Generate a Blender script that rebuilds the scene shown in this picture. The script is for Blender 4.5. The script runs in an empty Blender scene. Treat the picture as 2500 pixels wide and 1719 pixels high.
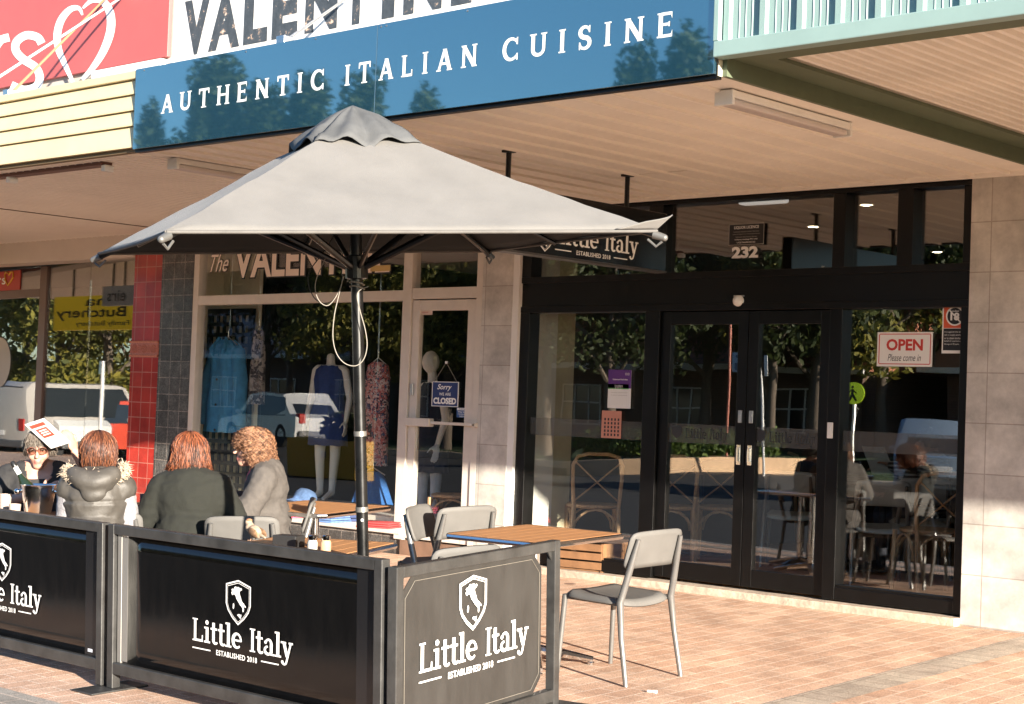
import bpy, bmesh, math, random
from mathutils import Vector, Matrix, noise
random.seed(7)
SC=bpy.context.scene; COL=SC.collection
R=math.radians; PI=math.pi
# ------------------------------------------------------------------ camera
YAW,PIT,ROL=R(42.5318),R(1.8369),R(2.1376); FPX=4074.15; PW,PH=2500.,1719.
CAM=Vector((0,-10,1.315))
FWD=Vector((-math.sin(YAW)*math.cos(PIT),math.cos(YAW)*math.cos(PIT),math.sin(PIT)))
_r=FWD.cross(Vector((0,0,1))).normalized(); _u=_r.cross(FWD)
RGT=_r*math.cos(ROL)+_u*math.sin(ROL); UPV=-_r*math.sin(ROL)+_u*math.cos(ROL)
cam=bpy.data.cameras.new('camera'); camo=bpy.data.objects.new('camera',cam); COL.objects.link(camo)
camo.matrix_world=Matrix((( RGT.x,UPV.x,-FWD.x,CAM.x),(RGT.y,UPV.y,-FWD.y,CAM.y),(RGT.z,UPV.z,-FWD.z,CAM.z),(0,0,0,1)))
cam.sensor_width=36; cam.sensor_fit='HORIZONTAL'; cam.lens=FPX/PW*36; cam.clip_start=.05; cam.clip_end=3000
SC.camera=camo
# ------------------------------------------------------------------ light
SUN_EL=R(11.3); SUN=Vector((.948*math.cos(SUN_EL),-.318*math.cos(SUN_EL),math.sin(SUN_EL))).normalized()
w=bpy.data.worlds.new('World'); SC.world=w; w.use_nodes=True
nt=w.node_tree; bg=nt.nodes['Background']; sk=nt.nodes.new('ShaderNodeTexSky')
sk.sky_type='NISHITA'; sk.sun_disc=False; sk.sun_elevation=SUN_EL; sk.sun_rotation=math.atan2(SUN.x,SUN.y); sk.air_density=1.0; sk.dust_density=.3; sk.ozone_density=4.0
nt.links.new(sk.outputs[0],bg.inputs[0]); bg.inputs[1].default_value=.085
sl=bpy.data.lights.new('sun','SUN'); sl.energy=5.0; sl.angle=R(.5); sl.color=(1,.90,.765)
so=bpy.data.objects.new('sun',sl); COL.objects.link(so); so.location=(20,-20,20)
so.rotation_euler=SUN.to_track_quat('Z','Y').to_euler()
SC.view_settings.view_transform='Standard'; SC.view_settings.look='None'; SC.view_settings.exposure=1.98; SC.view_settings.gamma=1
try:
    SC.cycles.max_bounces=8; SC.cycles.transparent_max_bounces=24; SC.cycles.glossy_bounces=4; SC.cycles.diffuse_bounces=4; SC.cycles.sample_clamp_indirect=6; SC.cycles.use_denoising=True; SC.cycles.caustics_reflective=False; SC.cycles.caustics_refractive=False
except Exception: pass
# ------------------------------------------------------------------ measuring: a photo pixel lifted onto a plane of the place
SL=.04                                   # cross-fall of the footpath
def gz(y): return SL*y
def ray(u,v): return RGT*((u-PW/2)/FPX)+UPV*(-(v-PH/2)/FPX)+FWD
def on(u,v,n,k):
    n=Vector(n); d=ray(u,v); return CAM+d*((k-n.dot(CAM))/n.dot(d))
def F(u,v,y=0): return on(u,v,(0,1,0),y)
def G(u,v,h=0): return on(u,v,(0,-SL,1),h)
def Zp(u,v,z): return on(u,v,(0,0,1),z)
def Xp(u,v,x): return on(u,v,(1,0,0),x)
def AT(u,v,d): return CAM+ray(u,v)*d
def fx(u,v=900,y=0): return F(u,v,y).x
# ------------------------------------------------------------------ mesh helpers
T=Matrix.Translation
def RX(a): return Matrix.Rotation(a,4,'X')
def RY(a): return Matrix.Rotation(a,4,'Y')
def RZ(a): return Matrix.Rotation(a,4,'Z')
def frame(o,x,z):
    x=Vector(x).normalized(); z=Vector(z); z=(z-x*z.dot(x)).normalized(); y=z.cross(x)
    return Matrix(((x.x,y.x,z.x,o[0]),(x.y,y.y,z.y,o[1]),(x.z,y.z,z.z,o[2]),(0,0,0,1)))
WM={}
class MB:
    def __init__(s,M=None): s.bm=bmesh.new(); s.M=M or Matrix()
    def face(s,pts,M=None):
        M=s.M@(M or Matrix()); vs=[s.bm.verts.new(M@Vector(p)) for p in pts]
        try: return s.bm.faces.new(vs)
        except ValueError: return None
    def box(s,x0,x1,y0,y1,z0,z1,M=None,bev=0):
        M=s.M@(M or Matrix())
        v=[s.bm.verts.new(M@Vector((x,y,z))) for z in (z0,z1) for y in (y0,y1) for x in (x0,x1)]
        fs=[s.bm.faces.new([v[i] for i in q]) for q in ((0,2,3,1),(4,5,7,6),(0,1,5,4),(2,6,7,3),(0,4,6,2),(1,3,7,5))]
        if bev:
            es=list({e for f in fs for e in f.edges})
            bmesh.ops.bevel(s.bm,geom=es,offset=bev,segments=2,affect='EDGES',profile=.5)
        return s
    def prism(s,poly,d,M=None,z0=0):
        M=s.M@(M or Matrix())
        a=[s.bm.verts.new(M@Vector((x,y,z0))) for x,y in poly]; b=[s.bm.verts.new(M@Vector((x,y,z0+d))) for x,y in poly]
        n=len(poly); s.bm.faces.new(a[::-1]); s.bm.faces.new(b)
        for i in range(n): s.bm.faces.new((a[i],a[(i+1)%n],b[(i+1)%n],b[i]))
        return s
    def tube(s,pts,r,n=8,cap=True,M=None,closed=False,flat=None):
        M=s.M@(M or Matrix()); P=[Vector(p) for p in pts]; k=len(P)
        rs=r if isinstance(r,(list,tuple)) else [r]*k
        rings=[]; up=None
        for i,p in enumerate(P):
            a=P[i-1] if i>0 else (P[-1] if closed else p); b=P[i+1] if i<k-1 else (P[0] if closed else p)
            t=(b-a); t=t.normalized() if t.length>1e-9 else Vector((0,0,1))
            if up is None: up=Vector((0,0,1)) if abs(t.z)<.9 else Vector((1,0,0))
            e1=(up-t*up.dot(t)); e1=e1.normalized() if e1.length>1e-6 else t.orthogonal().normalized(); e2=t.cross(e1); up=e1
            rings.append([s.bm.verts.new(M@(p+(e1*math.cos(2*PI*j/n)*(flat or 1)+e2*math.sin(2*PI*j/n))*rs[i])) for j in range(n)])
        for i in range(k if closed else k-1):
            A,B=rings[i],rings[(i+1)%k]
            for j in range(n): s.bm.faces.new((A[j],A[(j+1)%n],B[(j+1)%n],B[j]))
        if cap and not closed: s.bm.faces.new(rings[0][::-1]); s.bm.faces.new(rings[-1])
        return s
    def lathe(s,prof,n=20,M=None):
        M=s.M@(M or Matrix()); rings=[[s.bm.verts.new(M@Vector((r*math.cos(2*PI*j/n),r*math.sin(2*PI*j/n),z))) for j in range(n)] for r,z in prof]
        for A,B in zip(rings,rings[1:]):
            for j in range(n): s.bm.faces.new((A[j],A[(j+1)%n],B[(j+1)%n],B[j]))
        if prof[0][0]>1e-5: s.bm.faces.new(rings[0][::-1])
        if prof[-1][0]>1e-5: s.bm.faces.new(rings[-1])
        return s
    def ell(s,c,rad,M=None,n=2):
        M=s.M@(M or Matrix()); bmesh.ops.create_icosphere(s.bm,subdivisions=n,radius=1,matrix=M@T(Vector(c))@Matrix.Diagonal((*rad,1))); return s
    def cap(s,a,b,r0,r1,n=10):   # capsule with round ends
        a,b=Vector(a),Vector(b); s.tube([a,b],[r0,r1],n); s.ell(a,(r0,)*3,n=2); s.ell(b,(r1,)*3,n=2); return s
    def grid(s,fn,nu,nv):
        V=[[s.bm.verts.new(s.M@Vector(fn(i/nu,j/nv))) for j in range(nv+1)] for i in range(nu+1)]
        for i in range(nu):
            for j in range(nv): s.bm.faces.new((V[i][j],V[i+1][j],V[i+1][j+1],V[i][j+1]))
        return s
    def mesh(s,me,M=None):
        n0=len(s.bm.verts); s.bm.from_mesh(me); s.bm.verts.ensure_lookup_table(); M=s.M@(M or Matrix())
        for v in s.bm.verts[n0:]: v.co=M@v.co
        return s
    def build(s,name,mat,parent=None,smooth=False,bevel=0,angle=40,kind=None,local=False,solid=0,norm=True,lining=False):
        if norm: bmesh.ops.recalc_face_normals(s.bm,faces=s.bm.faces[:])
        if bevel:
            es=[e for e in s.bm.edges if len(e.link_faces)==2 and e.calc_face_angle(0)>R(30)]
            bmesh.ops.bevel(s.bm,geom=es,offset=bevel,segments=2,affect='EDGES',profile=.5)
        me=bpy.data.meshes.new(name)
        if parent is not None and not local and parent in WM: s.bm.transform(WM[parent].inverted())
        for f in s.bm.faces: f.smooth=smooth
        s.bm.to_mesh(me); s.bm.free()
        if smooth: 
            try: me.set_sharp_from_angle(angle=R(angle))
            except Exception: pass
        o=bpy.data.objects.new(name,me); COL.objects.link(o)
        for m in (mat if isinstance(mat,(list,tuple)) else [mat]): me.materials.append(m)
        if parent is not None: o.parent=parent; WM[o]=WM.get(parent,Matrix())
        if kind: o['kind']=kind
        if solid:
            md=o.modifiers.new('thick','SOLIDIFY'); md.thickness=solid; md.offset=0; md.material_offset=1 if lining else 0
        return o
def thing(name,label,cat,M=None,group=None):
    o=bpy.data.objects.new(name,None); COL.objects.link(o); o.empty_display_size=.1
    M=M if isinstance(M,Matrix) else T(Vector(M or (0,0,0)))
    o.matrix_world=M; WM[o]=M.copy(); o['label']=label; o['category']=cat
    if group: o['group']=group
    return o
def tag(o,label,cat,group=None):
    o['label']=label; o['category']=cat
    if group: o['group']=group
    return o
def rebase(o,loc):      # put a one-mesh thing's origin at its base
    loc=Vector(loc); o.data.transform(T(-loc)); o.location=loc; return o
def copy_tree(o,M=None,label=None,parent=None):
    c=o.copy(); COL.objects.link(c)
    if parent is not None: c.parent=parent
    if M is not None: c.matrix_world=M
    if label: c['label']=label
    for ch in list(o.children): copy_tree(ch,parent=c)
    return c
def remesh(mb,voxel,it=6):
    me=bpy.data.meshes.new('t'); mb.bm.to_mesh(me); mb.bm.free(); o=bpy.data.objects.new('t',me); COL.objects.link(o)
    a=o.modifiers.new('r','REMESH'); a.mode='VOXEL'; a.voxel_size=voxel
    b=o.modifiers.new('s','SMOOTH'); b.factor=.5; b.iterations=it
    dg=bpy.context.evaluated_depsgraph_get(); r=bpy.data.meshes.new_from_object(o.evaluated_get(dg))
    bpy.data.objects.remove(o); bpy.data.meshes.remove(me); return r
# ------------------------------------------------------------------ materials
MAT={}
def pm(name,col,rough=.6,metal=0,var=0,vs=6.,bump=0,bs=40.,spec=.5,coat=0,col2=None,stretch=None,emit=0,sheen=0):
    if name in MAT: return MAT[name]
    m=bpy.data.materials.new(name); m.use_nodes=True; n=m.node_tree; L=n.links; b=n.nodes['Principled BSDF']
    c=(*col,1); b.inputs['Base Color'].default_value=c; b.inputs['Roughness'].default_value=rough; b.inputs['Metallic'].default_value=metal
    b.inputs['Specular IOR Level'].default_value=spec; b.inputs['Coat Weight'].default_value=coat; b.inputs['Sheen Weight'].default_value=sheen
    if emit: b.inputs['Emission Color'].default_value=c; b.inputs['Emission Strength'].default_value=emit
    if var or bump:
        tc=n.nodes.new('ShaderNodeTexCoord'); mp=n.nodes.new('ShaderNodeMapping'); L.new(tc.outputs['Object'],mp.inputs[0])
        if stretch: mp.inputs['Scale'].default_value=stretch
    if var:
        t=n.nodes.new('ShaderNodeTexNoise'); t.inputs['Scale'].default_value=vs; t.inputs['Detail'].default_value=6; t.inputs['Roughness'].default_value=.65; L.new(mp.outputs[0],t.inputs[0])
        r=n.nodes.new('ShaderNodeValToRGB'); d=col2 or tuple(x*(1-var) for x in col); h=col if col2 else tuple(min(1,x*(1+var)) for x in col)
        r.color_ramp.elements[0].position=.3; r.color_ramp.elements[1].position=.7
        r.color_ramp.elements[0].color=(*d,1); r.color_ramp.elements[1].color=(*h,1); L.new(t.outputs['Fac'],r.inputs[0]); L.new(r.outputs[0],b.inputs['Base Color'])
        q=n.nodes.new('ShaderNodeMapRange'); q.inputs[3].default_value=max(0,rough-.08); q.inputs[4].default_value=min(1,rough+.12); L.new(t.outputs['Fac'],q.inputs[0]); L.new(q.outputs[0],b.inputs['Roughness'])
    if bump:
        t=n.nodes.new('ShaderNodeTexNoise'); t.inputs['Scale'].default_value=bs; t.inputs['Detail'].default_value=4; L.new(mp.outputs[0],t.inputs[0])
        k=n.nodes.new('ShaderNodeBump'); k.inputs['Strength'].default_value=bump; k.inputs['Distance'].default_value=.01; L.new(t.outputs['Fac'],k.inputs['Height']); L.new(k.outputs[0],b.inputs['Normal'])
    MAT[name]=m; return m
def tiles(name,c1,c2,mortar,bw,rh,ms,axes,off=(0,0),stag=0.,rough=.5,nscale=5,namt=.35,bump=.3,spec=.5,coat=0,fine=0,spots=0):
    m=bpy.data.materials.new(name); m.use_nodes=True; n=m.node_tree; L=n.links; b=n.nodes['Principled BSDF']
    tc=n.nodes.new('ShaderNodeTexCoord'); sx=n.nodes.new('ShaderNodeSeparateXYZ'); cx=n.nodes.new('ShaderNodeCombineXYZ'); L.new(tc.outputs['Object'],sx.inputs[0])
    for i in (0,1):
        a=n.nodes.new('ShaderNodeMath'); a.operation='ADD'; a.inputs[1].default_value=off[i]; L.new(sx.outputs[axes[i]],a.inputs[0]); L.new(a.outputs[0],cx.inputs[i])
    br=n.nodes.new('ShaderNodeTexBrick'); br.offset=stag; br.squash=1; br.inputs['Scale'].default_value=1; br.inputs['Brick Width'].default_value=bw; br.inputs['Row Height'].default_value=rh
    br.inputs['Mortar Size'].default_value=ms; br.inputs['Mortar Smooth'].default_value=.15; br.inputs['Color1'].default_value=(*c1,1); br.inputs['Color2'].default_value=(*c2,1); br.inputs['Mortar'].default_value=(*mortar,1); br.inputs['Bias'].default_value=0
    L.new(cx.outputs[0],br.inputs[0])
    t=n.nodes.new('ShaderNodeTexNoise'); t.inputs['Scale'].default_value=nscale; t.inputs['Detail'].default_value=8; t.inputs['Roughness'].default_value=.7; L.new(tc.outputs['Object'],t.inputs[0])
    mr=n.nodes.new('ShaderNodeMapRange'); mr.inputs[1].default_value=.3; mr.inputs[2].default_value=.7; mr.inputs[3].default_value=1-namt; mr.inputs[4].default_value=1+namt; L.new(t.outputs['Fac'],mr.inputs[0])
    mx=n.nodes.new('ShaderNodeMix'); mx.data_type='RGBA'; mx.blend_type='MULTIPLY'; mx.inputs[0].default_value=1; L.new(br.outputs['Color'],mx.inputs[6]); L.new(mr.outputs[0],mx.inputs[7])
    src=mx.outputs[2]
    if fine:
        t2=n.nodes.new('ShaderNodeTexNoise'); t2.inputs['Scale'].default_value=fine; t2.inputs['Detail'].default_value=2; L.new(tc.outputs['Object'],t2.inputs[0])
        m2=n.nodes.new('ShaderNodeMapRange'); m2.inputs[1].default_value=.3; m2.inputs[2].default_value=.7; m2.inputs[3].default_value=.55; m2.inputs[4].default_value=1.5; L.new(t2.outputs['Fac'],m2.inputs[0])
        x2=n.nodes.new('ShaderNodeMix'); x2.data_type='RGBA'; x2.blend_type='MULTIPLY'; x2.inputs[0].default_value=1; L.new(src,x2.inputs[6]); L.new(m2.outputs[0],x2.inputs[7]); src=x2.outputs[2]
    if spots:
        v=n.nodes.new('ShaderNodeTexVoronoi'); v.inputs['Scale'].default_value=spots; L.new(tc.outputs['Object'],v.inputs[0])
        sc=n.nodes.new('ShaderNodeSeparateColor'); L.new(v.outputs['Color'],sc.inputs[0])
        rr_=n.nodes.new('ShaderNodeMapRange'); rr_.inputs[1].default_value=.45; rr_.inputs[2].default_value=1; rr_.inputs[3].default_value=0; rr_.inputs[4].default_value=.11; L.new(sc.outputs[0],rr_.inputs[0])
        lt=n.nodes.new('ShaderNodeMath'); lt.operation='LESS_THAN'; L.new(v.outputs['Distance'],lt.inputs[0]); L.new(rr_.outputs[0],lt.inputs[1])
        t3=n.nodes.new('ShaderNodeTexNoise'); t3.inputs['Scale'].default_value=1.1; t3.inputs['Detail'].default_value=7; t3.inputs['Roughness'].default_value=.75; L.new(tc.outputs['Object'],t3.inputs[0])
        m3=n.nodes.new('ShaderNodeMapRange'); m3.inputs[1].default_value=.35; m3.inputs[2].default_value=.6; m3.inputs[3].default_value=.80; m3.inputs[4].default_value=1.06; L.new(t3.outputs['Fac'],m3.inputs[0])
        x3=n.nodes.new('ShaderNodeMix'); x3.data_type='RGBA'; x3.blend_type='MULTIPLY'; x3.inputs[0].default_value=1; L.new(src,x3.inputs[6]); L.new(m3.outputs[0],x3.inputs[7])
        x4=n.nodes.new('ShaderNodeMix'); x4.data_type='RGBA'; L.new(lt.outputs[0],x4.inputs[0]); L.new(x3.outputs[2],x4.inputs[6]); x4.inputs[7].default_value=(.22,.13,.09,1); src=x4.outputs[2]
    L.new(src,b.inputs['Base Color']); b.inputs['Roughness'].default_value=rough; b.inputs['Specular IOR Level'].default_value=spec; b.inputs['Coat Weight'].default_value=coat
    if bump:
        k=n.nodes.new('ShaderNodeBump'); k.inputs['Strength'].default_value=bump; k.inputs['Distance'].default_value=.004; k.invert=True; L.new(br.outputs['Fac'],k.inputs['Height'])
        k2=n.nodes.new('ShaderNodeBump'); k2.inputs['Strength'].default_value=bump*.5; k2.inputs['Distance'].default_value=.004; L.new(t.outputs['Fac'],k2.inputs['Height']); L.new(k.outputs[0],k2.inputs['Normal']); L.new(k2.outputs[0],b.inputs['Normal'])
    return m
def glass(name,tint=(.93,.95,.93),r0=.05,dirt=0.):
    m=bpy.data.materials.new(name); m.use_nodes=True; n=m.node_tree; L=n.links; n.nodes.remove(n.nodes['Principled BSDF']); out=n.nodes['Material Output']
    lw=n.nodes.new('ShaderNodeLayerWeight'); lw.inputs[0].default_value=.5
    p=n.nodes.new('ShaderNodeMath'); p.operation='POWER'; p.inputs[1].default_value=5; L.new(lw.outputs['Facing'],p.inputs[0])
    a=n.nodes.new('ShaderNodeMath'); a.operation='MULTIPLY_ADD'; a.inputs[1].default_value=1-r0; a.inputs[2].default_value=r0; L.new(p.outputs[0],a.inputs[0])
    t=n.nodes.new('ShaderNodeBsdfTransparent'); t.inputs[0].default_value=(*tint,1); g=n.nodes.new('ShaderNodeBsdfGlossy'); g.inputs['Roughness'].default_value=.0; g.inputs[0].default_value=(1,1,1,1)
    tc=n.nodes.new('ShaderNodeTexCoord'); nz=n.nodes.new('ShaderNodeTexNoise'); nz.inputs['Scale'].default_value=1.7; nz.inputs['Detail'].default_value=1; bp=n.nodes.new('ShaderNodeBump'); bp.inputs['Strength'].default_value=.05; bp.inputs['Distance'].default_value=.012; L.new(tc.outputs['Object'],nz.inputs[0]); L.new(nz.outputs['Fac'],bp.inputs['Height']); L.new(bp.outputs[0],g.inputs['Normal'])
    x=n.nodes.new('ShaderNodeMixShader'); L.new(a.outputs[0],x.inputs[0]); L.new(t.outputs[0],x.inputs[1]); L.new(g.outputs[0],x.inputs[2])
    s=x.outputs[0]
    if dirt:
        d=n.nodes.new('ShaderNodeBsdfDiffuse'); d.inputs[0].default_value=(.6,.6,.6,1); y=n.nodes.new('ShaderNodeMixShader'); y.inputs[0].default_value=dirt; L.new(s,y.inputs[1]); L.new(d.outputs[0],y.inputs[2]); s=y.outputs[0]
    L.new(s,out.inputs[0]); return m
# ------------------------------------------------------------------ lettering
_TC={}
def text_mesh(body,bold=0.,shear=0.,space=1.):
    k=(body,bold,shear,space)
    if k in _TC: return _TC[k]
    c=bpy.data.curves.new('t','FONT'); c.body=body; c.size=1; c.offset=bold; c.shear=shear; c.space_character=space; c.resolution_u=3
    o=bpy.data.objects.new('t',c); COL.objects.link(o); dg=bpy.context.evaluated_depsgraph_get(); dg.update()
    me=bpy.data.meshes.new_from_object(o.evaluated_get(dg)); bpy.data.objects.remove(o); bpy.data.curves.remove(c); _TC[k]=me; return me
def text_fit(mb,body,M,x0,x1,y0,y1,bold=0.,shear=0.,space=1.,keep=False,mirror=False):
    me=text_mesh(body,bold,shear,space); X=[v.co.x for v in me.vertices]; Y=[v.co.y for v in me.vertices]
    a,b,c,d=min(X),max(X),min(Y),max(Y); sx=(x1-x0)/(b-a); sy=(y1-y0)/max(1e-6,d-c)
    mb.mesh(me,M@Matrix(((sx,0,0,x0-a*sx),(0,sy,0,y0-c*sy),(0,0,1,0),(0,0,0,1))))
def arc(cx,cy,rx,ry,a0,a1,n=14): return [(cx+rx*math.cos(R(a0+(a1-a0)*i/n)),cy+ry*math.sin(R(a0+(a1-a0)*i/n))) for i in range(n+1)]
# serif capitals and a slab serif lower case, drawn as strokes: ('l',pts,w) ribbon, ('t',pts,w0,w1) tapered arc ribbon, ('p',poly)
def serif(x,y,w,h=.07): return ('p',[(x-w/2,y),(x+w/2,y),(x+w/2,y+h),(x-w/2,y+h)])
def stem(x,y0,y1,w,sw=None,top=True,bot=True,h=.06):
    o=[('l',[(x,y0),(x,y1)],w)]; sw=sw or w*2
    if bot: o.append(serif(x,y0,sw,h))
    if top: o.append(serif(x,y1-h,sw,h))
    return o
W_=.15
GL={
'A':(.86,[('l',[(.12,.03),(.43,1)],.11),('l',[(.43,1),(.74,.03)],.17),('l',[(.24,.33),(.64,.33)],.09),serif(.12,0,.26,.06),serif(.74,0,.3,.06)]),
'U':(.86,stem(.16,.32,1,W_,.34,bot=False)+stem(.7,.32,1,.12,.3,bot=False)+[('t',arc(.43,.32,.27,.25,180,360),[W_,.14,.12,.12,.12])]),
'T':(.8,stem(.4,0,1,W_,.36,top=False)+[('l',[(.06,.95),(.74,.95)],.1),('p',[(.03,1),(.03,.72),(.09,.72),(.13,.95),(.13,1)]),('p',[(.77,1),(.67,1),(.67,.95),(.71,.72),(.77,.72)])]),
'H':(.9,stem(.16,0,1,W_,.32)+stem(.74,0,1,W_,.32)+[('l',[(.2,.52),(.7,.52)],.09)]),
'E':(.74,stem(.16,0,1,W_,.3)+[('l',[(.16,.95),(.64,.95)],.1),('l',[(.16,.05),(.66,.05)],.1),('l',[(.16,.52),(.52,.52)],.09),('p',[(.6,1),(.66,1),(.66,.72),(.6,.9)]),('p',[(.6,0),(.68,0),(.68,.28),(.62,.1)]),serif(.54,.42,.06,.2)]),
'N':(.92,stem(.16,0,1,.12,.28)+stem(.76,0,1,.12,.28)+[('l',[(.16,.97),(.76,.03)],.17)]),
'I':(.36,stem(.18,0,1,W_,.32)),
'C':(.84,[('t',arc(.46,.5,.36,.455,48,312,18),[.09,.11,.15,.16,.15,.11,.09]),('p',[(.74,1),(.79,1),(.79,.68),(.73,.68),(.66,.84)]),('p',[(.74,0),(.8,0),(.8,.3),(.74,.3),(.66,.16)])]),
'L':(.72,stem(.16,0,1,W_,.32)+[('l',[(.16,.05),(.64,.05)],.1),('p',[(.58,0),(.66,0),(.66,.3),(.6,.3)])]),
'S':(.68,[('t',arc(.34,.735,.22,.22,20,250,10)+arc(.34,.27,.24,.23,85,-165,10),[.09,.1,.14,.16,.16,.16,.14,.1,.09]),('p',[(.54,1),(.59,1),(.59,.7),(.53,.7),(.5,.86)]),('p',[(.08,0),(.14,0),(.17,.14),(.14,.32),(.08,.32)])]),
'l':(.4,stem(.2,0,1.06,.17,.38,top=False,h=.08)+[('p',[(.02,1.06),(.2,1.06),(.2,.98),(.02,.98)])]),
'i':(.4,stem(.2,0,.7,.17,.38,top=False,h=.08)+[('p',[(.02,.7),(.2,.7),(.2,.62),(.02,.62)]),('p',arc(.19,.9,.1,.1,0,345,16))]),
't':(.46,[('l',[(.2,.12),(.2,.94)],.16),('l',[(.02,.66),(.42,.66)],.09),('t',arc(.33,.16,.13,.12,180,330,8),[.16,.12,.08])]),
'e':(.62,[('t',arc(.32,.35,.24,.3,0,315,18),[.12,.09,.1,.16,.17,.16,.1,.08]),('l',[(.12,.36),(.6,.36)],.08)]),
'a':(.64,[('l',[(.46,.1),(.46,.5)],.16),('t',arc(.3,.48,.16,.18,0,150,10),[.16,.12,.09,.1]),('p',arc(.13,.53,.075,.075,0,345,12)),('t',arc(.28,.2,.19,.16,95,400,14),[.08,.12,.15,.12,.08,.09]),serif(.53,0,.22,.08)]),
'y':(.64,[('l',[(.14,.68),(.34,.06)],.16),('l',[(.54,.68),(.3,-.14)],.1),('t',arc(.17,-.12,.13,.13,0,-140,8),[.1,.09,.09]),('p',arc(.07,-.17,.075,.075,0,345,12)),serif(.12,.62,.3,.08),serif(.54,.62,.24,.08)]),
' ':(.45,[])}
def glyphs(mb,s,M,x0,x1,y0,cap,space=.0,dz=.00012,wt=1.):
    tot=sum(GL[c][0]+space for c in s)-space; k=(x1-x0)/tot; x=x0; z=0
    for c in s:
        for i,st in enumerate(GL[c][1]):
            z=dz*(1+i)
            def P(px,py): return (x+px*k,y0+py*cap,z)
            if st[0]=='p': mb.face([P(*q) for q in st[1]],M)
            else:
                pts=st[1]; n=len(pts); ws=st[2]
                for_w=[]
                for j in range(n):
                    if isinstance(ws,list):
                        f=j/(n-1)*(len(ws)-1); a=int(min(f,len(ws)-2)); for_w.append(wt*(ws[a]+(ws[a+1]-ws[a])*(f-a)))
                    else: for_w.append(ws*wt)
                Lf,Rt=[],[]
                for j in range(n):
                    a=Vector(pts[max(0,j-1)]); b=Vector(pts[min(n-1,j+1)]); d=(b-a).normalized(); h=Vector((-d.y,d.x))*for_w[j]/2
                    # diagonal strokes end flat on the line
                    p=Vector(pts[j])
                    if st[0]=='l' and n==2 and abs(d.x)>.05 and abs(d.y)>.3: h=Vector((-for_w[j]/2/abs(d.y)*(1 if d.y>0 else -1),0))
                    Lf.append(p+h); Rt.append(p-h)
                for j in range(n-1): mb.face([P(*Lf[j]),P(*Lf[j+1]),P(*Rt[j+1]),P(*Rt[j])],M)
        x+=(GL[c][0]+space)*k
ITALY=[(.30,1.0),(.42,.985),(.52,1.0),(.60,.965),(.70,.975),(.74,.93),(.68,.89),(.60,.87),(.58,.82),(.62,.74),(.68,.66),(.72,.58),(.78,.53),(.86,.50),(.92,.455),(1.0,.41),(.985,.375),(.90,.40),(.86,.36),(.88,.31),(.86,.25),(.80,.22),(.78,.27),(.79,.33),(.74,.37),(.68,.41),(.60,.45),(.54,.50),(.46,.56),(.38,.62),(.34,.69),(.28,.74),(.20,.75),(.14,.71),(.08,.73),(.05,.79),(.10,.84),(.05,.88),(.12,.92),(.20,.91),(.24,.96)]
SICILY=[(.46,.12),(.54,.145),(.64,.13),(.72,.14),(.70,.07),(.67,.01),(.60,.02),(.52,.075),(.45,.09)]
SARD=[(.16,.44),(.22,.46),(.25,.41),(.24,.32),(.19,.27),(.15,.31),(.155,.37)]
SHIELD=[(0,1),(.5,.88),(.5,.42),(.42,.26),(.25,.1),(0,-.06),(-.25,.1),(-.42,.26),(-.5,.42),(-.5,.88)]
def ring(mb,poly,M,s0,s1,z=.0003):
    c=Vector((0,.48)); n=len(poly)
    A=[c+(Vector(p)-c)*s0 for p in poly]; B=[c+(Vector(p)-c)*s1 for p in poly]
    for i in range(n): mb.face([(*A[i],z),(*A[(i+1)%n],z),(*B[(i+1)%n],z),(*B[i],z)],M)
def logo(mb,M,w,shield=True):
    """Shield with the map, name and date; width w of the name, origin at the left foot of the L, x right, y up."""
    cap=w*.145
    glyphs(mb,'Little Italy',M,0,w,0,cap)
    if shield:
        sw=w*.25; S=M@T(Vector((w*.468,w*.165,0)))@Matrix.Diagonal((sw,sw*1.075,1,1))
        ring(mb,SHIELD,S,1.0,.93); ring(mb,SHIELD,S,.88,.855)
        for pl in (ITALY,SICILY,SARD): mb.face([((x-.5)*.62,.1+y*.74,.0003) for x,y in pl],S)
    for x0,x1 in ((0,.19),(.70,.87)): mb.face([(w*x0,-w*.050,.0002),(w*x1,-w*.050,.0002),(w*x1,-w*.042,.0002),(w*x0,-w*.042,.0002)],M)
    text_fit(mb,'ESTABLISHED 2018',M@T(Vector((0,0,.0002))),w*.25,w*.66,-w*.066,-w*.032,bold=.02,space=1.1)
# ------------------------------------------------------------------ palette
M_pav=tiles('terracotta_pavers',(.545,.335,.225),(.645,.43,.305),(.80,.64,.51),.232,.117,.0042,(1,0),stag=.5,rough=.75,nscale=3.2,namt=.28,bump=.6,fine=160,spots=2.2)
M_gpav=tiles('grey_pavers',(.42,.34,.27),(.50,.42,.33),(.33,.26,.20),.117,.232,.006,(1,0),rough=.8,nscale=5,namt=.3,bump=.4,fine=180,spots=2.2)
M_gpav2=tiles('grey_pavers_row',(.27,.24,.20),(.38,.33,.28),(.5,.40,.32),.232,.117,.006,(0,1),stag=.5,rough=.8,nscale=5,namt=.3,bump=.4,fine=180,spots=2.2)
M_asph=pm('asphalt',(.038,.037,.037),.9,var=.3,vs=30,bump=.4,bs=200)
M_conc=pm('concrete',(.40,.36,.31),.85,var=.18,vs=8,bump=.2)
M_grass=pm('grass_green',(.05,.09,.025),.9,var=.4,vs=40,bump=1,bs=120)
M_stone=tiles('stone_tile',(.48,.45,.41),(.57,.54,.495),(.35,.31,.27),.345,.3265,.004,(0,2),off=(.155+5+.69,.3195),rough=.45,nscale=3.2,namt=.36,bump=.25)
M_gran=tiles('dark_granite_tile',(.055,.053,.05),(.085,.082,.078),(.22,.19,.165),.175,.165,.004,(0,2),off=(14.0,.02),rough=.22,nscale=9,namt=.5,bump=.2,fine=90)
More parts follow.
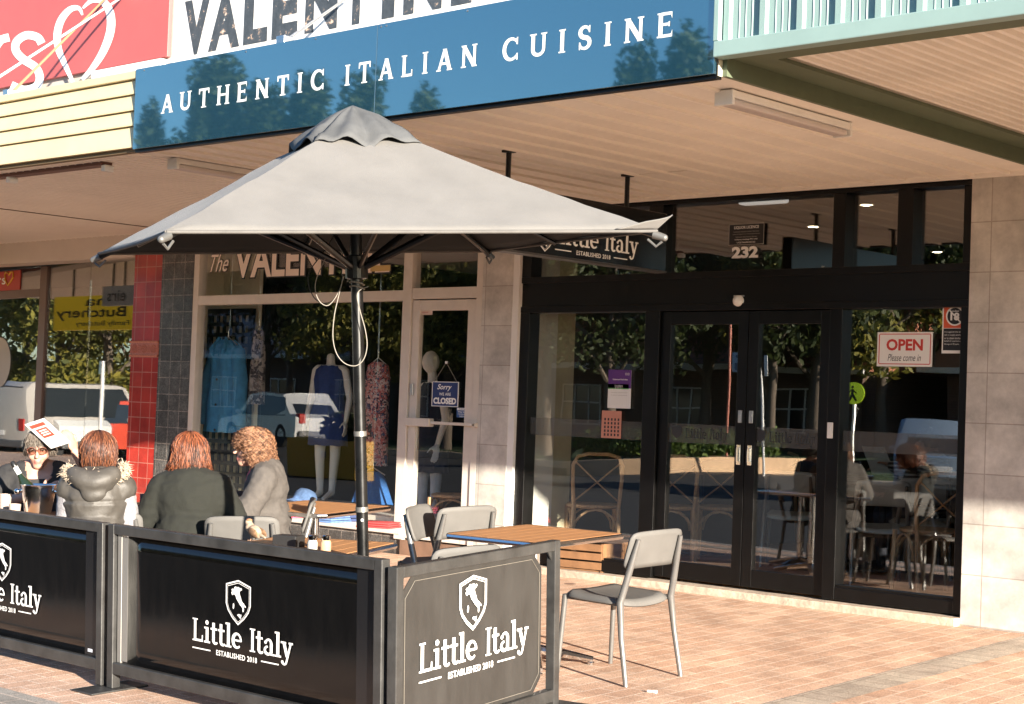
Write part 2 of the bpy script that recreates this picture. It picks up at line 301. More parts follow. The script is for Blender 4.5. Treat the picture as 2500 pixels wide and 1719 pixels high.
M_red=tiles('red_glazed_tile',(.34,.028,.02),(.42,.045,.03),(.44,.16,.12),.1605,.1535,.005,(0,2),off=(14.488,.02),rough=.14,nscale=3,namt=.3,bump=.2,coat=.3)
M_soff=pm('soffit_cream',(.86,.81,.735),.6,var=.09,vs=1.3)
M_rib=pm('soffit_joint',(.90,.85,.77),.5)
M_dk=pm('black_aluminium',(.0030,.0028,.0027),.32,var=.2,vs=10,spec=.32)
M_alu=pm('cream_aluminium',(.66,.60,.53),.38,var=.06,vs=7)
M_white=pm('white_paint',(.80,.79,.76),.55,var=.05,vs=5)
M_letter=pm('white_vinyl',(.86,.85,.82),.5)
M_yel=pm('yellow_fascia',(.68,.57,.345),.5,var=.07,vs=3)
M_blue=pm('blue_panel',(.010,.045,.072),.3,bump=.006,bs=3)
_n=M_blue.node_tree; _g=_n.nodes.new('ShaderNodeBsdfGlossy'); _g.inputs['Color'].default_value=(.60,.76,.80,1); _g.inputs['Roughness'].default_value=.022; _x=_n.nodes.new('ShaderNodeMixShader'); _x.inputs[0].default_value=.35
_n.links.new(_n.nodes['Principled BSDF'].outputs[0],_x.inputs[1]); _n.links.new(_g.outputs[0],_x.inputs[2]); _n.links.new(_x.outputs[0],_n.nodes['Material Output'].inputs[0])
M_green=pm('pale_green_steel',(.26,.37,.345),.42,var=.05,vs=5)
M_dgreen=pm('olive_green_steel',(.10,.125,.075),.6,var=.15,vs=6)
M_glass=glass('window_glass',tint=(.985,.99,.975),r0=.125); M_glass3=glass('display_window_glass',tint=(.99,.99,.98),r0=.07)
M_glass2=glass('side_window_glass',tint=(.88,.90,.88),r0=.155)
M_frost=glass('frosted_film',tint=(.80,.81,.80),r0=.02,dirt=.07)
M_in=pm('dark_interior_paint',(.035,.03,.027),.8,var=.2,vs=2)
M_cream=pm('cream_render',(.62,.56,.40),.8,var=.22,vs=1.6,bump=.15,bs=6)
M_wood=pm('dark_floorboards',(.30,.165,.085),.35,var=.45,vs=9,stretch=(1,8,1))
M_chrome=pm('polished_steel',(.72,.72,.72),.12,metal=1)
M_steel=pm('brushed_steel',(.62,.62,.62),.32,metal=1)
M_paper=pm('white_paper',(.78,.77,.74),.6)
M_redp=pm('red_print',(.52,.035,.025),.5); M_blk=pm('black_print',(.012,.012,.013),.45); M_navy=pm('navy_print',(.012,.03,.14),.4)
def FM(o,dz=0): o=Vector(o); return Matrix(((1,0,0,o.x),(0,0,-1,o.y-dz),(0,1,0,o.z),(0,0,0,1)))
def YM(o): o=Vector(o); return Matrix(((0,0,1,o.x),(1,0,0,o.y),(0,1,0,o.z),(0,0,0,1)))   # faces +x, reads towards +y
# ------------------------------------------------------------------ ground
KY=-6.35
mb=MB(); mb.grid(lambda a,b:(-70+130*a,KY+(-KY)*b+.0,gz(KY*(1-b))),26,4); mb.build('footpath',M_pav,kind='structure')
mb=MB(); mb.face([(-4.665,KY,gz(KY)+.004),(-4.425,KY,gz(KY)+.004),(-4.425,0,.004),(-4.665,0,.004)]); mb.build('paver_band',M_gpav,kind='structure')
mb=MB(); mb.face([(-30,-5.75,gz(-5.75)+.004),(-7.0,-5.75,gz(-5.75)+.004),(-7.0,-5.42,gz(-5.42)+.004),(-30,-5.42,gz(-5.42)+.004)]); mb.build('paver_band',M_gpav2,kind='structure')
mb=MB(); mb.box(-70,60,KY-.15,KY,-.6,gz(KY)+.004,bev=.015); mb.build('kerb',M_conc,kind='structure')
RZ0=-.43
mb=MB(); mb.face([(-400,-27.2,RZ0),(300,-27.2,RZ0),(300,KY-.15,RZ0),(-400,KY-.15,RZ0)]); mb.build('road',M_asph,kind='structure')
mb=MB(); mb.face([(-1500,-1500,RZ0-.02),(1500,-1500,RZ0-.02),(1500,1500,RZ0-.02),(-1500,1500,RZ0-.02)]); mb.build('ground',pm('dry_ground',(.16,.13,.09),.95,var=.3,vs=.5),kind='structure')
mb=MB(); mb.box(-400,300,-27.6,-27.2,-.6,-.24,bev=.03); mb.build('kerb',pm('pale_kerb',(.62,.45,.30),.85,var=.15,vs=2),kind='structure')
def VV(u,v,D): q=F(u,v,D); return Vector((q.x,-q.y,q.z))
BED=[(1380,23),(1500,23.2),(1600,23.8),(1700,24.8),(1800,26.2),(1900,27.8),(2030,30.0)]
bt=[VV(u,1117+abs(u-1750)*.02,D) for u,D in BED]; bb=[VV(u,1152+abs(u-1750)*.03,D) for u,D in BED]
mb=MB()
for i in range(len(BED)-1):
    a,c,d,e=bt[i],bt[i+1],bb[i+1],bb[i]; o_=Vector((.22,.16,0)); vs=[mb.bm.verts.new(q) for q in (a,c,d+o_*.3,e+o_*.3,a-o_,c-o_,d-o_,e-o_)]
    for q in ((0,1,2,3),(4,7,6,5),(0,4,5,1),(3,2,6,7)): mb.bm.faces.new([vs[k] for k in q])
mb.build('kerb',pm('pale_stone_kerb',(.60,.40,.24),.85,var=.15,vs=2),kind='structure')
mb=MB()
for i in range(len(BED)-1): mb.face([bb[i]-Vector((.1,.1,0)),bb[i+1]-Vector((.1,.1,0)),Vector((bb[i+1].x+4,bb[i+1].y+6,RZ0+.004)),Vector((bb[i].x+4,bb[i].y+6,RZ0+.004))])
mb.build('road',M_asph,kind='structure')
mb=MB(); mb.face([tuple(p-Vector((.2,.15,.03))) for p in bt]+[(bt[-1].x-3,-60,.2),(bt[0].x-30,-60,.2)]); mb.build('garden_bed',M_grass,kind='structure')
mb=MB(); mb.face([(-400,-60,-.2),(300,-60,-.2),(300,-27.6,-.25),(-400,-27.6,-.25)]); mb.build('verge',M_grass,kind='structure')
# ------------------------------------------------------------------ restaurant building
GY=.10
def bx(u,v=1000): return F(u,v,GY).x
X_E=-5.155; X_J0=-9.124
b=thing('restaurant','restaurant with black framed glass doors and grey stone tile pillars','building',(-7.1,0,0))
def stone(x0,x1,y0,y1): MB().box(x0,x1,y0,y1,0,2.95,bev=.004).build('stone_pillar',M_stone,b)
stone(X_E,-3.45,0,.5); stone(-9.532,-9.191,0,.5)
MB().box(-9.191,X_J0,.004,.5,0,2.95).build('pillar_edge',M_white,b)
MB().box(X_J0,X_E,-.07,.14,-.05,.05,bev=.006).build('threshold',pm('worn_concrete',(.50,.40,.31),.8,var=.3,vs=12,bump=.5,bs=30),b)
# interior shell
MB().box(-9.19,-3.2,.16,8.2,-.05,.05).build('interior_floor',M_wood,b)
MB().box(-9.29,-9.188,.16,.80,.05,3.1).build('interior_wall',M_cream,b)
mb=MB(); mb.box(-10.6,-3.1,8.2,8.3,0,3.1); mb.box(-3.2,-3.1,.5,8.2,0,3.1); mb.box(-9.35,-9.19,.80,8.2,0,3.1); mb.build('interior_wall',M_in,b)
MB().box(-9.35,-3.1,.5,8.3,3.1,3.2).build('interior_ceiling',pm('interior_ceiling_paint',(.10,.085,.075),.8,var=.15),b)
MB().box(-9.19,-3,.0,.5,2.95,6.2).build('upper_wall',M_white,b)
# frame
xm1a,xm1b=bx(1581),bx(1616); xdc=bx(1829); xm2a,xm2b=bx(2032),bx(2062); xs0,xs1=F(2203,550,GY).x,F(2240,550,GY).x
ZT0,ZT1,ZH=2.10,2.33,2.875
mb=MB()
mb.box(X_J0,X_E,.03,.16,ZH,2.95)
mb.box(X_J0,X_E,.045,.16,ZT0,ZT1); mb.box(X_J0,X_E,.03,.16,ZT0-.03,ZT0+.02,bev=.004); mb.box(X_J0,X_E,.03,.16,ZT1-.02,ZT1+.03,bev=.004)
for a,c in ((X_J0,X_J0+.10),(xm1a,xm1b),(xm2a,xm2b),(X_E-.07,X_E)):
    mb.box(a,c,.032,.16,.062,ZT0-.03,bev=.004); mb.box(a,c,.032,.16,ZT1+.03,ZH,bev=.004)
mb.box(xs0,xs1,.036,.16,ZT1+.03,ZH)
for a,c in ((X_J0+.1,xm1a),(xm2b,X_E-.07)): mb.box(a,c,.036,.16,.062,.15,bev=.004); mb.box(a,c,.05,.15,.15,.165)
mb.build('shopfront_frame',M_dk,b)
def pane(x0,x1,z0,z1,y=GY,parent=None,name='window',mat=None): return MB().box(x0,x1,y-.004,y+.004,z0,z1).build(name,mat or M_glass,parent or b)
def film(x0,x1,par,z0=.93,z1=1.10):
    return MB().box(x0,x1,GY-.012,GY-.009,z0,z1).build('frosted_band',M_frost,par)
zf0,zf1=F(1700,1082,GY).z,F(1700,1036,GY).z
w1=pane(X_J0+.09,xm1a+.01,.155,ZT0-.02); film(X_J0+.10,xm1a,w1,zf0,zf1)
w2=pane(xm2b-.01,X_E-.06,.155,ZT0-.02); film(xm2b,X_E-.07,w2,zf0,zf1)
for a,c in ((X_J0+.09,xm1a+.01),(xm1b-.01,xm2a+.01),(xm2b-.01,xs0+.01),(xs1-.01,X_E-.06)): pane(a,c,ZT1+.02,ZH+.01,GY+.02)
def leaf(x0,x1,hx,face):
    d=MB()
    for a,c in ((x0,x0+.085),(x1-.085,x1)): d.box(a,c,.06,.115,.075,ZT0-.035,bev=.003)
    d.box(x0+.085,x1-.085,.062,.113,.075,.20,bev=.003); d.box(x0+.085,x1-.085,.062,.113,ZT0-.13,ZT0-.035,bev=.003)
    d=d.build('door',M_dk,b)
    g=MB().box(x0+.08,x1-.08,.084,.092,.195,ZT0-.125).build('door_glass',M_glass,d)
    WM[g]=WM[b]; MB().box(x0+.085,x1-.085,.074,.078,zf0,zf1).build('frosted_band',M_frost,d)
    mb=MB(); c=(x0+x1)/2; glyphs(mb,'Little Italy',FM((c-.15,.0735,zf0+.035)),0,.38,0,.075)
    S=FM((c-.23,.0735,zf0+.07))@Matrix.Diagonal((.09,.09,1,1)); mb.face([(*p,.0003) for p in SHIELD],S@T(Vector((0,-.4,0))))
    mb.build('door_lettering',pm('dark_vinyl',(.03,.03,.03),.5),d,norm=False)
    z0,z1=F(1806,1135,.05).z,F(1806,1086,.05).z
    mb=MB(); mb.box(hx-.018,hx+.018,.046,.056,z0,z1,bev=.003); mb.box(hx-.010,hx+.010,.030,.046,z0+.02,z1-.02,bev=.004); mb.build('door_handle',M_chrome,d)
    zl=F(1806,1017,.05).z; mb=MB(); mb.box(hx-.016,hx+.016,.048,.06,zl-.045,zl+.045,bev=.003); mb.tube([(hx,.05,zl+.01),(hx,.040,zl+.01)],.009,10); mb.build('door_lock',M_steel,d)
    return d
leaf(xm1b+.004,xdc-.004,xdc-.045,0); leaf(xdc+.004,xm2a-.004,xdc+.05,0)
zl=F(2030,1051,.03).z; mb=MB(); mb.box(xm2a+.012,xm2a+.055,.018,.032,zl-.055,zl+.055,bev=.004); mb.box(xm2a+.022,xm2a+.045,.012,.018,zl-.03,zl+.03,bev=.003); mb.build('keypad',M_white,b)
# downlights and exit lamp belong to the room, each a thing
for i,(u,v,l) in enumerate(((1985,553,'small lit round downlight nearest the liquor licence notice'),(2116,500,'small lit round downlight high above the open sign, right of the others'),(2288,615,'small lit round downlight low in the upper right pane'))):
    p=Zp(u,v,3.098)
    t=thing('downlight',l,'ceiling light',(p.x,p.y,3.098),'downlights in the restaurant ceiling')
    MB().lathe([(.045,0),(.06,-.006),(.062,0)],20,M=T(p)).build('trim_ring',M_white,t)
    MB().lathe([(.0,-.003),(.042,-.004),(.045,0)],20,M=T(p)).build('lamp_face',pm('lit_lamp',(1,.86,.6),.5,emit=10),t)
a,c=F(1805,488,.28),F(1913,488,.28); zz=F(1858,484,.31).z
mb=MB(); mb.box(a.x,c.x,.26,.36,zz-.045,zz,bev=.015); o=mb.build('emergency_light',pm('lamp_diffuser',(.80,.80,.78),.4,emit=.12)); tag(rebase(o,((a.x+c.x)/2,.31,zz-.045)),'slim white emergency light just inside above the glass doors','light')
# ------------------------------------------------------------------ boutique
VY=.05
b2=thing('boutique','dress shop with cream aluminium window frames and black lettering on its white parapet','building',(-11.7,0,0))
MB().box(-14.006,-13.481,-.004,.115,0,2.95).build('granite_pillar',M_gran,b2)
MB().box(-13.481,-10.40,.02,.4,0,.17).build('window_plinth',M_gran,b2)
MB().box(-10.40,-9.532,.0,.4,0,.13).build('door_step',pm('brown_step_tile',(.20,.12,.08),.6,var=.2),b2)
MB().box(-13.50,-10.40,-.012,.12,.17,.222,bev=.006).build('window_sill',M_alu,b2)
xk0,xk1=-10.479,-10.371
mb=MB()
mb.box(-13.481,-13.40,0,.1,.222,2.95,bev=.004); mb.box(xk0,xk1,-.004,.1,.13,2.95,bev=.004); mb.box(-9.60,-9.532,0,.1,.13,2.95,bev=.004)
mb.box(-13.40,xk0,.004,.1,2.19,2.28,bev=.004); mb.box(-13.40,xk0,.004,.1,2.86,2.95); mb.box(xk1,-9.60,.004,.1,2.20,2.295,bev=.004); mb.box(xk1,-9.60,.004,.1,2.86,2.95); mb.box(-13.40,xk0,.006,.1,.222,.25)
mb.build('shopfront_frame',M_alu,b2)
pane(-13.41,xk0+.01,.24,2.20,VY,b2,mat=M_glass3); pane(-13.41,xk0+.01,2.27,2.87,VY,b2,mat=M_glass3); pane(xk1-.01,-9.59,2.285,2.87,VY,b2,mat=M_glass3)
d=MB(); 
for a,c in ((xk1+.006,xk1+.095),(-9.70,-9.606)): d.box(a,c,.012,.062,.145,2.19,bev=.004)
d.box(xk1+.095,-9.70,.014,.06,.145,.30,bev=.004); d.box(xk1+.095,-9.70,.014,.06,2.10,2.19,bev=.004); d=d.build('door',M_alu,b2)
MB().box(xk1+.09,-9.695,.034,.042,.295,2.105).build('door_glass',M_glass3,d)
za=F(1010,1030,0).z; mb=MB(); mb.box(fx(997,1030),fx(1057,1030),-.05,.012,za-.035,za+.035,bev=.006); mb.box(fx(1057,1033),fx(1165,1036),-.035,-.015,za-.012,za+.012,bev=.003); mb.box(fx(1160,1036),fx(1167,1036),-.035,.012,za-.016,za+.016); mb.build('push_bar',M_alu,d)
zk=F(988,950,0).z; mb=MB(); mb.box(xk1+.03,xk1+.06,-.006,.012,zk-.05,zk+.05,bev=.003); mb.tube([(xk1+.045,-.004,zk+.01),(xk1+.045,-.014,zk+.01)],.010,10); mb.build('door_lock',M_steel,d)
# room
MB().box(-13.95,-9.55,.4,5.2,-.05,.145).build('interior_floor',M_wood,b2)
MB().box(-13.97,-10.5,.12,1.25,.145,.30).build('display_platform',pm('pale_platform',(.72,.68,.60),.7),b2)
MB().box(-14.03,-13.97,.12,.75,.235,2.9).box(-13.97,F(624,900,.75).x,.75,.80,.235,2.9).build('interior_wall',pm('cream_paint',(.82,.76,.58),.75,var=.05),b2)
mb=MB(); mb.box(-13.95,-9.3,5.2,5.3,0,2.9); mb.box(-13.96,-13.90,.8,5.2,0,2.9); mb.box(-9.50,-9.40,.5,5.2,0,2.9); mb.build('interior_wall',pm('navy_dark_wall',(.018,.018,.022),.8),b2)
MB().box(-13.95,-9.4,.11,5.3,2.88,2.95).build('interior_ceiling',pm('shop_ceiling',(.75,.72,.66),.8),b2)
MB().box(-14.0,-9.19,0,.5,2.95,6.4).build('upper_wall',pm('weathered_white_paint',(.80,.78,.74),.75,var=.10,vs=3.5,bump=.3,bs=20),b2)
q_=F(632,800,.98); MB().tube([(q_.x,.98,.14),(q_.x,.98,2.9)],.055,14).build('interior_column',M_blk,b2,smooth=True)
# parapet lettering, worn black paint
m=pm('worn_black_paint',(.035,.045,.055),.7); n=m.node_tree; L=n.links; bs=n.nodes['Principled BSDF']
tc=n.nodes.new('ShaderNodeTexCoord'); t=n.nodes.new('ShaderNodeTexNoise'); t.inputs['Scale'].default_value=7; t.inputs['Detail'].default_value=9; t.inputs['Roughness'].default_value=.75; L.new(tc.outputs['Object'],t.inputs[0])
rp=n.nodes.new('ShaderNodeValToRGB'); rp.color_ramp.elements[0].position=.38; rp.color_ramp.elements[0].color=(.035,.045,.055,1); rp.color_ramp.elements[1].position=.66; rp.color_ramp.elements[1].color=(.62,.56,.50,1)
e=rp.color_ramp.elements.new(.58); e.color=(.06,.072,.085,1); e=rp.color_ramp.elements.new(.62); e.color=(.58,.40,.28,1); L.new(t.outputs['Fac'],rp.inputs[0]); L.new(rp.outputs[0],bs.inputs['Base Color'])
mb=MB()
for ch,u0,u1 in (('V',449,512),('A',510,587),('L',595,654),('E',664,727),('N',744,823),('T',838,899),('I',931,962),('N',983,1077),('E',1099,1150)):
    text_fit(mb,ch,FM((0,-.004,0)),fx(u0,90),fx(u1,60),4.70,5.26,bold=.055)
mb.build('parapet_lettering',m,b2,norm=False)
# window lettering on the upper light
zb=F(640,677,.04).z; zt=zb+.335
mb=MB(); x=fx(572,640,.04); x1=fx(952,640,.04); text_fit(mb,'VALENTINE',FM((0,.0405,0)),x-.02,x1+.02,zb-.012,zt+.012,bold=.064)
z0=F(512,667,.04).z; text_fit(mb,'The',FM((0,.0405,0)),fx(512,650,.04),fx(560,650,.04),z0,z0+.19,shear=.45,bold=.03); mb.build('window_lettering',M_blk,b2,norm=False)
mb=MB(); text_fit(mb,'VALENTINE',FM((0,.039,0)),x,x1,zb,zt,bold=.026); text_fit(mb,'The',FM((0,.039,0)),fx(514,650,.04),fx(558,650,.04),z0+.01,z0+.18,shear=.45,bold=.004); mb.build('window_lettering',pm('pink_vinyl',(.86,.72,.62),.6),b2,norm=False)
MB().box(fx(905,655,.04),fx(953,655,.04),.037,.041,F(930,662,.04).z,F(930,648,.04).z).build('window_lettering',pm('ochre_vinyl',(.60,.42,.15),.6),b2)
# ------------------------------------------------------------------ red tiled shop on the left
b3=thing('tiled_shop','shop with red glazed tile pillar and slanting glass front','building',(-16,0,0))
MB().box(-14.488,-14.006,0,.45,0,2.95).build('tiled_pillar',M_red,b3)
mb=MB(); zr0,zr1=1.669,1.836
mb.box(-14.49,-14.004,-.012,.02,zr0,zr1); 
for z in (zr0+.012,zr1-.012): mb.tube([(-14.49,-.014,z),(-14.004,-.014,z)],.011,8)
for k in range(3):
    xc=-14.407+.1605*k
    for a in range(12):
        q=2*PI*a/12; mb.ell((xc+.043*math.cos(q),-.014,(zr0+zr1)/2+.036*math.sin(q)),(.010,.008,.010),n=1)
    for a in range(6):
        q=2*PI*a/6; mb.ell((xc+.02*math.cos(q),-.014,(zr0+zr1)/2+.018*math.sin(q)),(.009,.008,.009),n=1)
    for s in (-1,1):
        for q in range(4): mb.ell((xc+s*.066,-.013,zr0+.05+q*.022),(.008,.006,.012),n=1)
mb.build('relief_band',pm('relief_glaze',(.46,.15,.10),.2,coat=.3,var=.3,vs=60),b3,smooth=True)
SPL=R(7.8); SPo=Vector((-14.488,.06,0)); SPd=Vector((-math.cos(SPL),math.sin(SPL),0)); SPn=Vector((-math.sin(SPL),-math.cos(SPL),0))
def SPX(u,v): 
    q=on(u,v,SPn,SPn.dot(SPo)); return (q-SPo).dot(SPd),q.z
SM=Matrix(((-SPd.x,-SPn.x,0,SPo.x),(-SPd.y,-SPn.y,0,SPo.y),(0,0,1,0),(0,0,0,1)))   # local -x runs left along the glass, -y faces the street
def sbox(mb,s0,s1,y0,y1,z0,z1,bev=0): return mb.box(-s1,-s0,y0,y1,z0,z1,M=SM,bev=bev)
sj=SPX(221,700)[0]; sp=SPX(101,750)[0]; sp1=SPX(110,900)[0]
ZG=2.70
for a,c in ((.0,sj-.003),(sj+.003,sp1)): sbox(MB(),a,c,-.005,.005,.12,ZG).build('window',M_glass2,b3)
dd=MB(); sbox(dd,sp1,sp,-.03,.03,.02,ZG,bev=.004); zb0=SPX(50,728)[1]; zb1=SPX(50,709)[1]; sbox(dd,sp,sp+9.0,-.03,.03,zb0,zb1,bev=.004); dd.build('door_frame',pm('brown_aluminium',(.14,.075,.055),.4),b3)
sbox(MB(),sp,sp+9,-.005,.005,.06,zb0).build('door_glass',M_glass2,b3); sbox(MB(),sp,sp+9,-.005,.005,zb1,ZG).build('window',M_glass2,b3)
mb=MB(); sbox(mb,0,sp1,-.03,.06,0,.12); mb.build('window_plinth',pm('brown_plinth',(.16,.09,.06),.6,var=.2),b3)
mb=MB(); q=SPX(52,686); zt0,zt1=SPX(45,712)[1],SPX(45,660)[1]; sbox(mb,q[0],q[0]+1.0,-.016,-.006,zt0+.02,zt1)
o=mb.build('window_sticker',pm('red_vinyl',(.50,.05,.03),.5),b3)
mb=MB(); e,f=SPX(7,690); g,h=SPX(17,690); text_fit(mb,'s',SM@Matrix(((1,0,0,0),(0,0,-1,-.018),(0,1,0,0),(0,0,0,1))),-SPX(8,690)[0],-SPX(17,690)[0],SPX(12,695)[1],SPX(12,679)[1],bold=.01)
text_fit(mb,'r',SM@Matrix(((1,0,0,0),(0,0,-1,-.018),(0,1,0,0),(0,0,0,1))),-SPX(-2,690)[0],-SPX(6,690)[0],SPX(4,696)[1],SPX(4,679)[1],bold=.01); mb.build('sticker_lettering',M_letter,o,norm=False)
mb=MB(); hp=[(24,668),(18,664.5),(15.5,672),(17,684),(23,697),(30,688),(36.5,676),(36,666),(31,664),(26,672)]
mb.tube([SM@Vector((-SPX(*q)[0],-.019,SPX(*q)[1])) for q in hp],.011,6); mb.build('sticker_lettering',pm('yellow_vinyl',(.75,.42,.05),.5),o)
o2=MB(); sbox(o2,SPX(12,900)[0],SPX(12,900)[0]+.01,-.02,-.01,1.3,1.4); o2.bm.free()
mb=MB(); c=SPX(0,885); mb.prism([(c[0]*-1+.33*math.cos(2*PI*k/28),c[1]+.30*math.sin(2*PI*k/28)) for k in range(28)],.004,M=SM@Matrix(((1,0,0,0),(0,0,-1,-.008),(0,1,0,0),(0,0,0,1)))); mb.build('door_decal',pm('pale_decal',(.45,.44,.40),.6),b3)
# room
mb=MB(); mb.box(-28,-14.2,4.5,4.6,0,2.9); mb.box(-28,-27.9,.3,4.5,0,2.9); mb.box(-14.3,-14.2,.45,4.5,0,2.9); mb.build('interior_wall',pm('grey_shop_wall',(.10,.10,.10),.8),b3)
MB().box(-28,-14.2,.1,4.6,-.05,.02).build('interior_floor',pm('grey_shop_floor',(.05,.05,.05),.5),b3)
mb=MB(); mb.prism([(-28,.02),(-14.488,.02),(-14.488,4.6),(-28,4.6)],.05,z0=2.9); mb.build('interior_ceiling',pm('shop_ceiling2',(.12,.12,.12),.8),b3)
MB().box(-28,-14.488,-.02,.25,ZG,2.95,bev=.004).build('lintel',pm('pale_lintel',(.66,.58,.50),.6,var=.05,vs=2),b3)
MB().box(-28,-14.0,0,.5,2.95,6.4).build('upper_wall',pm('grey_render',(.5,.45,.4),.8,var=.1),b3)
# ------------------------------------------------------------------ awnings
AY=-3.5
XL,XR=-9.455,-4.69
a1=thing('awning','flat street awning with cream boarded soffit behind the blue sign','awning',(-7.1,AY,2.93))
MB().box(XL,XR,AY+.03,-.0,2.934,2.99).build('soffit',M_soff,a1)
mb=MB(); x=XL+.12
while x<XR-.02: mb.box(x-.012,x+.012,AY+.03,-.002,2.917,2.934); x+=.247
mb.box(XL,XR,-.03,-.001,2.905,2.934); mb.build('soffit_joint',M_rib,a1)
mb=MB(); mb.box(XL,XR,AY,0,2.99,3.44); mb.build('awning_roof',pm('zinc',(.45,.45,.45),.5),a1)
mb=MB(); mb.box(XL,XR,AY-.012,AY+.03,2.918,2.99); mb.build('edge_trim',M_dk,a1)
mb=MB(); x=-6.6
for (px,py) in ((-6.9,-.86),): mb.box(px-.35,px+.25,py-.18,py+.18,2.928,2.9335)
mb.build('access_panel',M_soff,a1)
a2=thing('awning','pale yellow slatted street awning left of the blue sign','awning',(-14,AY,2.93))
zb_,zt_=F(0,408,AY).z,3.475
xl=-28
mb=MB(); zs=[3.475,3.42,3.318,3.208,3.103,2.955]
mb.box(xl,XL-.004,AY-.03,AY+.05,3.42,3.475,bev=.006)
for z1,z0 in zip(zs[1:],zs[2:]):
    mb.prism([(AY-.005,z1-.006),(AY+.05,z1-.006),(AY+.05,z0),(AY-.024,z0),(AY-.024,z0+.012)],xl*-1+XL-.004,M=Matrix(((0,0,1,0),(1,0,0,0),(0,1,0,0),(0,0,0,1))),z0=xl)
mb.build('slatted_fascia',M_yel,a2); MB().box(xl,XL-.004,AY+.01,AY+.06,2.93,3.44).build('fascia_back',pm('brown_backing',(.18,.13,.07),.7),a2)  # brown board behind the slats
MB().box(xl,XL,AY+.06,-.0,2.934,2.99).build('soffit',M_soff,a2)
mb=MB(); x=XL-.1
while x>xl: mb.box(x-.004,x+.004,AY+.06,-.002,2.930,2.934); x-=.1
mb.build('soffit_joint',M_rib,a2)
mb=MB(); mb.box(-13.70,-13.68,AY+.06,-.002,2.926,2.934); mb.build('soffit_seam',pm('dark_seam',(.12,.09,.06),.8),a2)
MB().box(xl,XL,AY+.06,0,2.99,3.42).build('awning_roof',MAT['zinc'],a2)
a3=thing('awning','taller awning with pale green ribbed steel fascia and corrugated soffit','awning',(0,AY,3.0))
xr=22; ZB=3.012  # unseen length to the right added so its shade falls on the facade
mb=MB(); prof=[]; x=XR+.03; y0=AY-.01
pts=[(XR,y0)]
while x<xr:
    pts+=[(x,y0),(x+.010,y0-.014),(x+.042,y0-.014),(x+.052,y0)]
    for k in (1,2,3): pts+=[(x+.052+.037*k,y0),(x+.055+.037*k,y0-.003),(x+.058+.037*k,y0)]
    x+=.205
pts.append((xr,y0))
vs0=[mb.bm.verts.new((px,py,ZB+.075)) for px,py in pts]; vs1=[mb.bm.verts.new((px,py,4.2)) for px,py in pts]
for i in range(len(pts)-1): mb.bm.faces.new((vs0[i],vs0[i+1],vs1[i+1],vs1[i]))
mb.build('ribbed_fascia',M_green,a3)
mb=MB(); mb.box(XR,xr,AY-.05,AY+.03,ZB,ZB+.078,bev=.006); mb.box(XR-.002,XR+.03,AY-.05,AY+.02,ZB+.078,4.2,bev=.004); mb.build('edge_trim',M_green,a3)
mb=MB(); mb.box(XR,xr,AY+.03,AY+.19,ZB+.01,ZB+.03); mb.box(XR+.004,XR+.21,AY+.19,-.0,ZB+.01,ZB+.03); mb.box(XR+.004,XR+.03,AY+.03,-.0,2.932,ZB+.01); mb.build('edge_beam',M_dgreen,a3)
MB().box(XR,XR+.0038,AY-.002,AY+.45,2.932,ZB+.0).build('end_plate',pm('cream_plate',(.66,.62,.48),.5),a3)
mb=MB(); pts=[]; x=XR+.16
while x<xr-12: pts+=[(x,0),(x+.030,0),(x+.042,.048),(x+.068,.048)]; x+=.08
v0=[mb.bm.verts.new((px,AY+.19,ZB+.032+pz)) for px,pz in pts]; v1=[mb.bm.verts.new((px,-.0,ZB+.032+pz)) for px,pz in pts]
for i in range(len(pts)-1): mb.bm.faces.new((v0[i],v0[i+1],v1[i+1],v1[i]))
mb.build('soffit',M_soff,a3)
MB().box(XR,xr,AY+.01,0,ZB+.09,4.1).build('awning_roof',MAT['zinc'],a3)
# shop wall beyond the right pillar
o=MB().box(-3.45,20,0,.5,0,8).build('rendered_wall',M_cream); tag(rebase(o,(8,.25,0)),'rendered shop wall beyond the stone pillar at the right edge','wall')
# stays
def stay(p,q,l,m):
    t=thing('stay_rod',l,'rod',p,'steel stay rods above the awnings'); MB().tube([p,q],.011,8).build('rod',m,t); MB().box(-.04,.04,-.04,.04,-.03,.03,M=T(Vector(p)),bev=.004).build('bracket',M_steel,t)
stay(F(-30,206,AY+.1),F(300,-8,-.06),'white stay rod crossing the heart on the red billboard',M_white)
stay(F(25,230,AY+.1),F(262,-8,-.06),'thin orange stay rod below the white one on the red billboard',pm('rust_orange',(.55,.24,.12),.6))
stay(F(696,101,AY+.12),F(855,-10,-.06),'grey stay rod rising from the blue sign across the white parapet',M_steel)
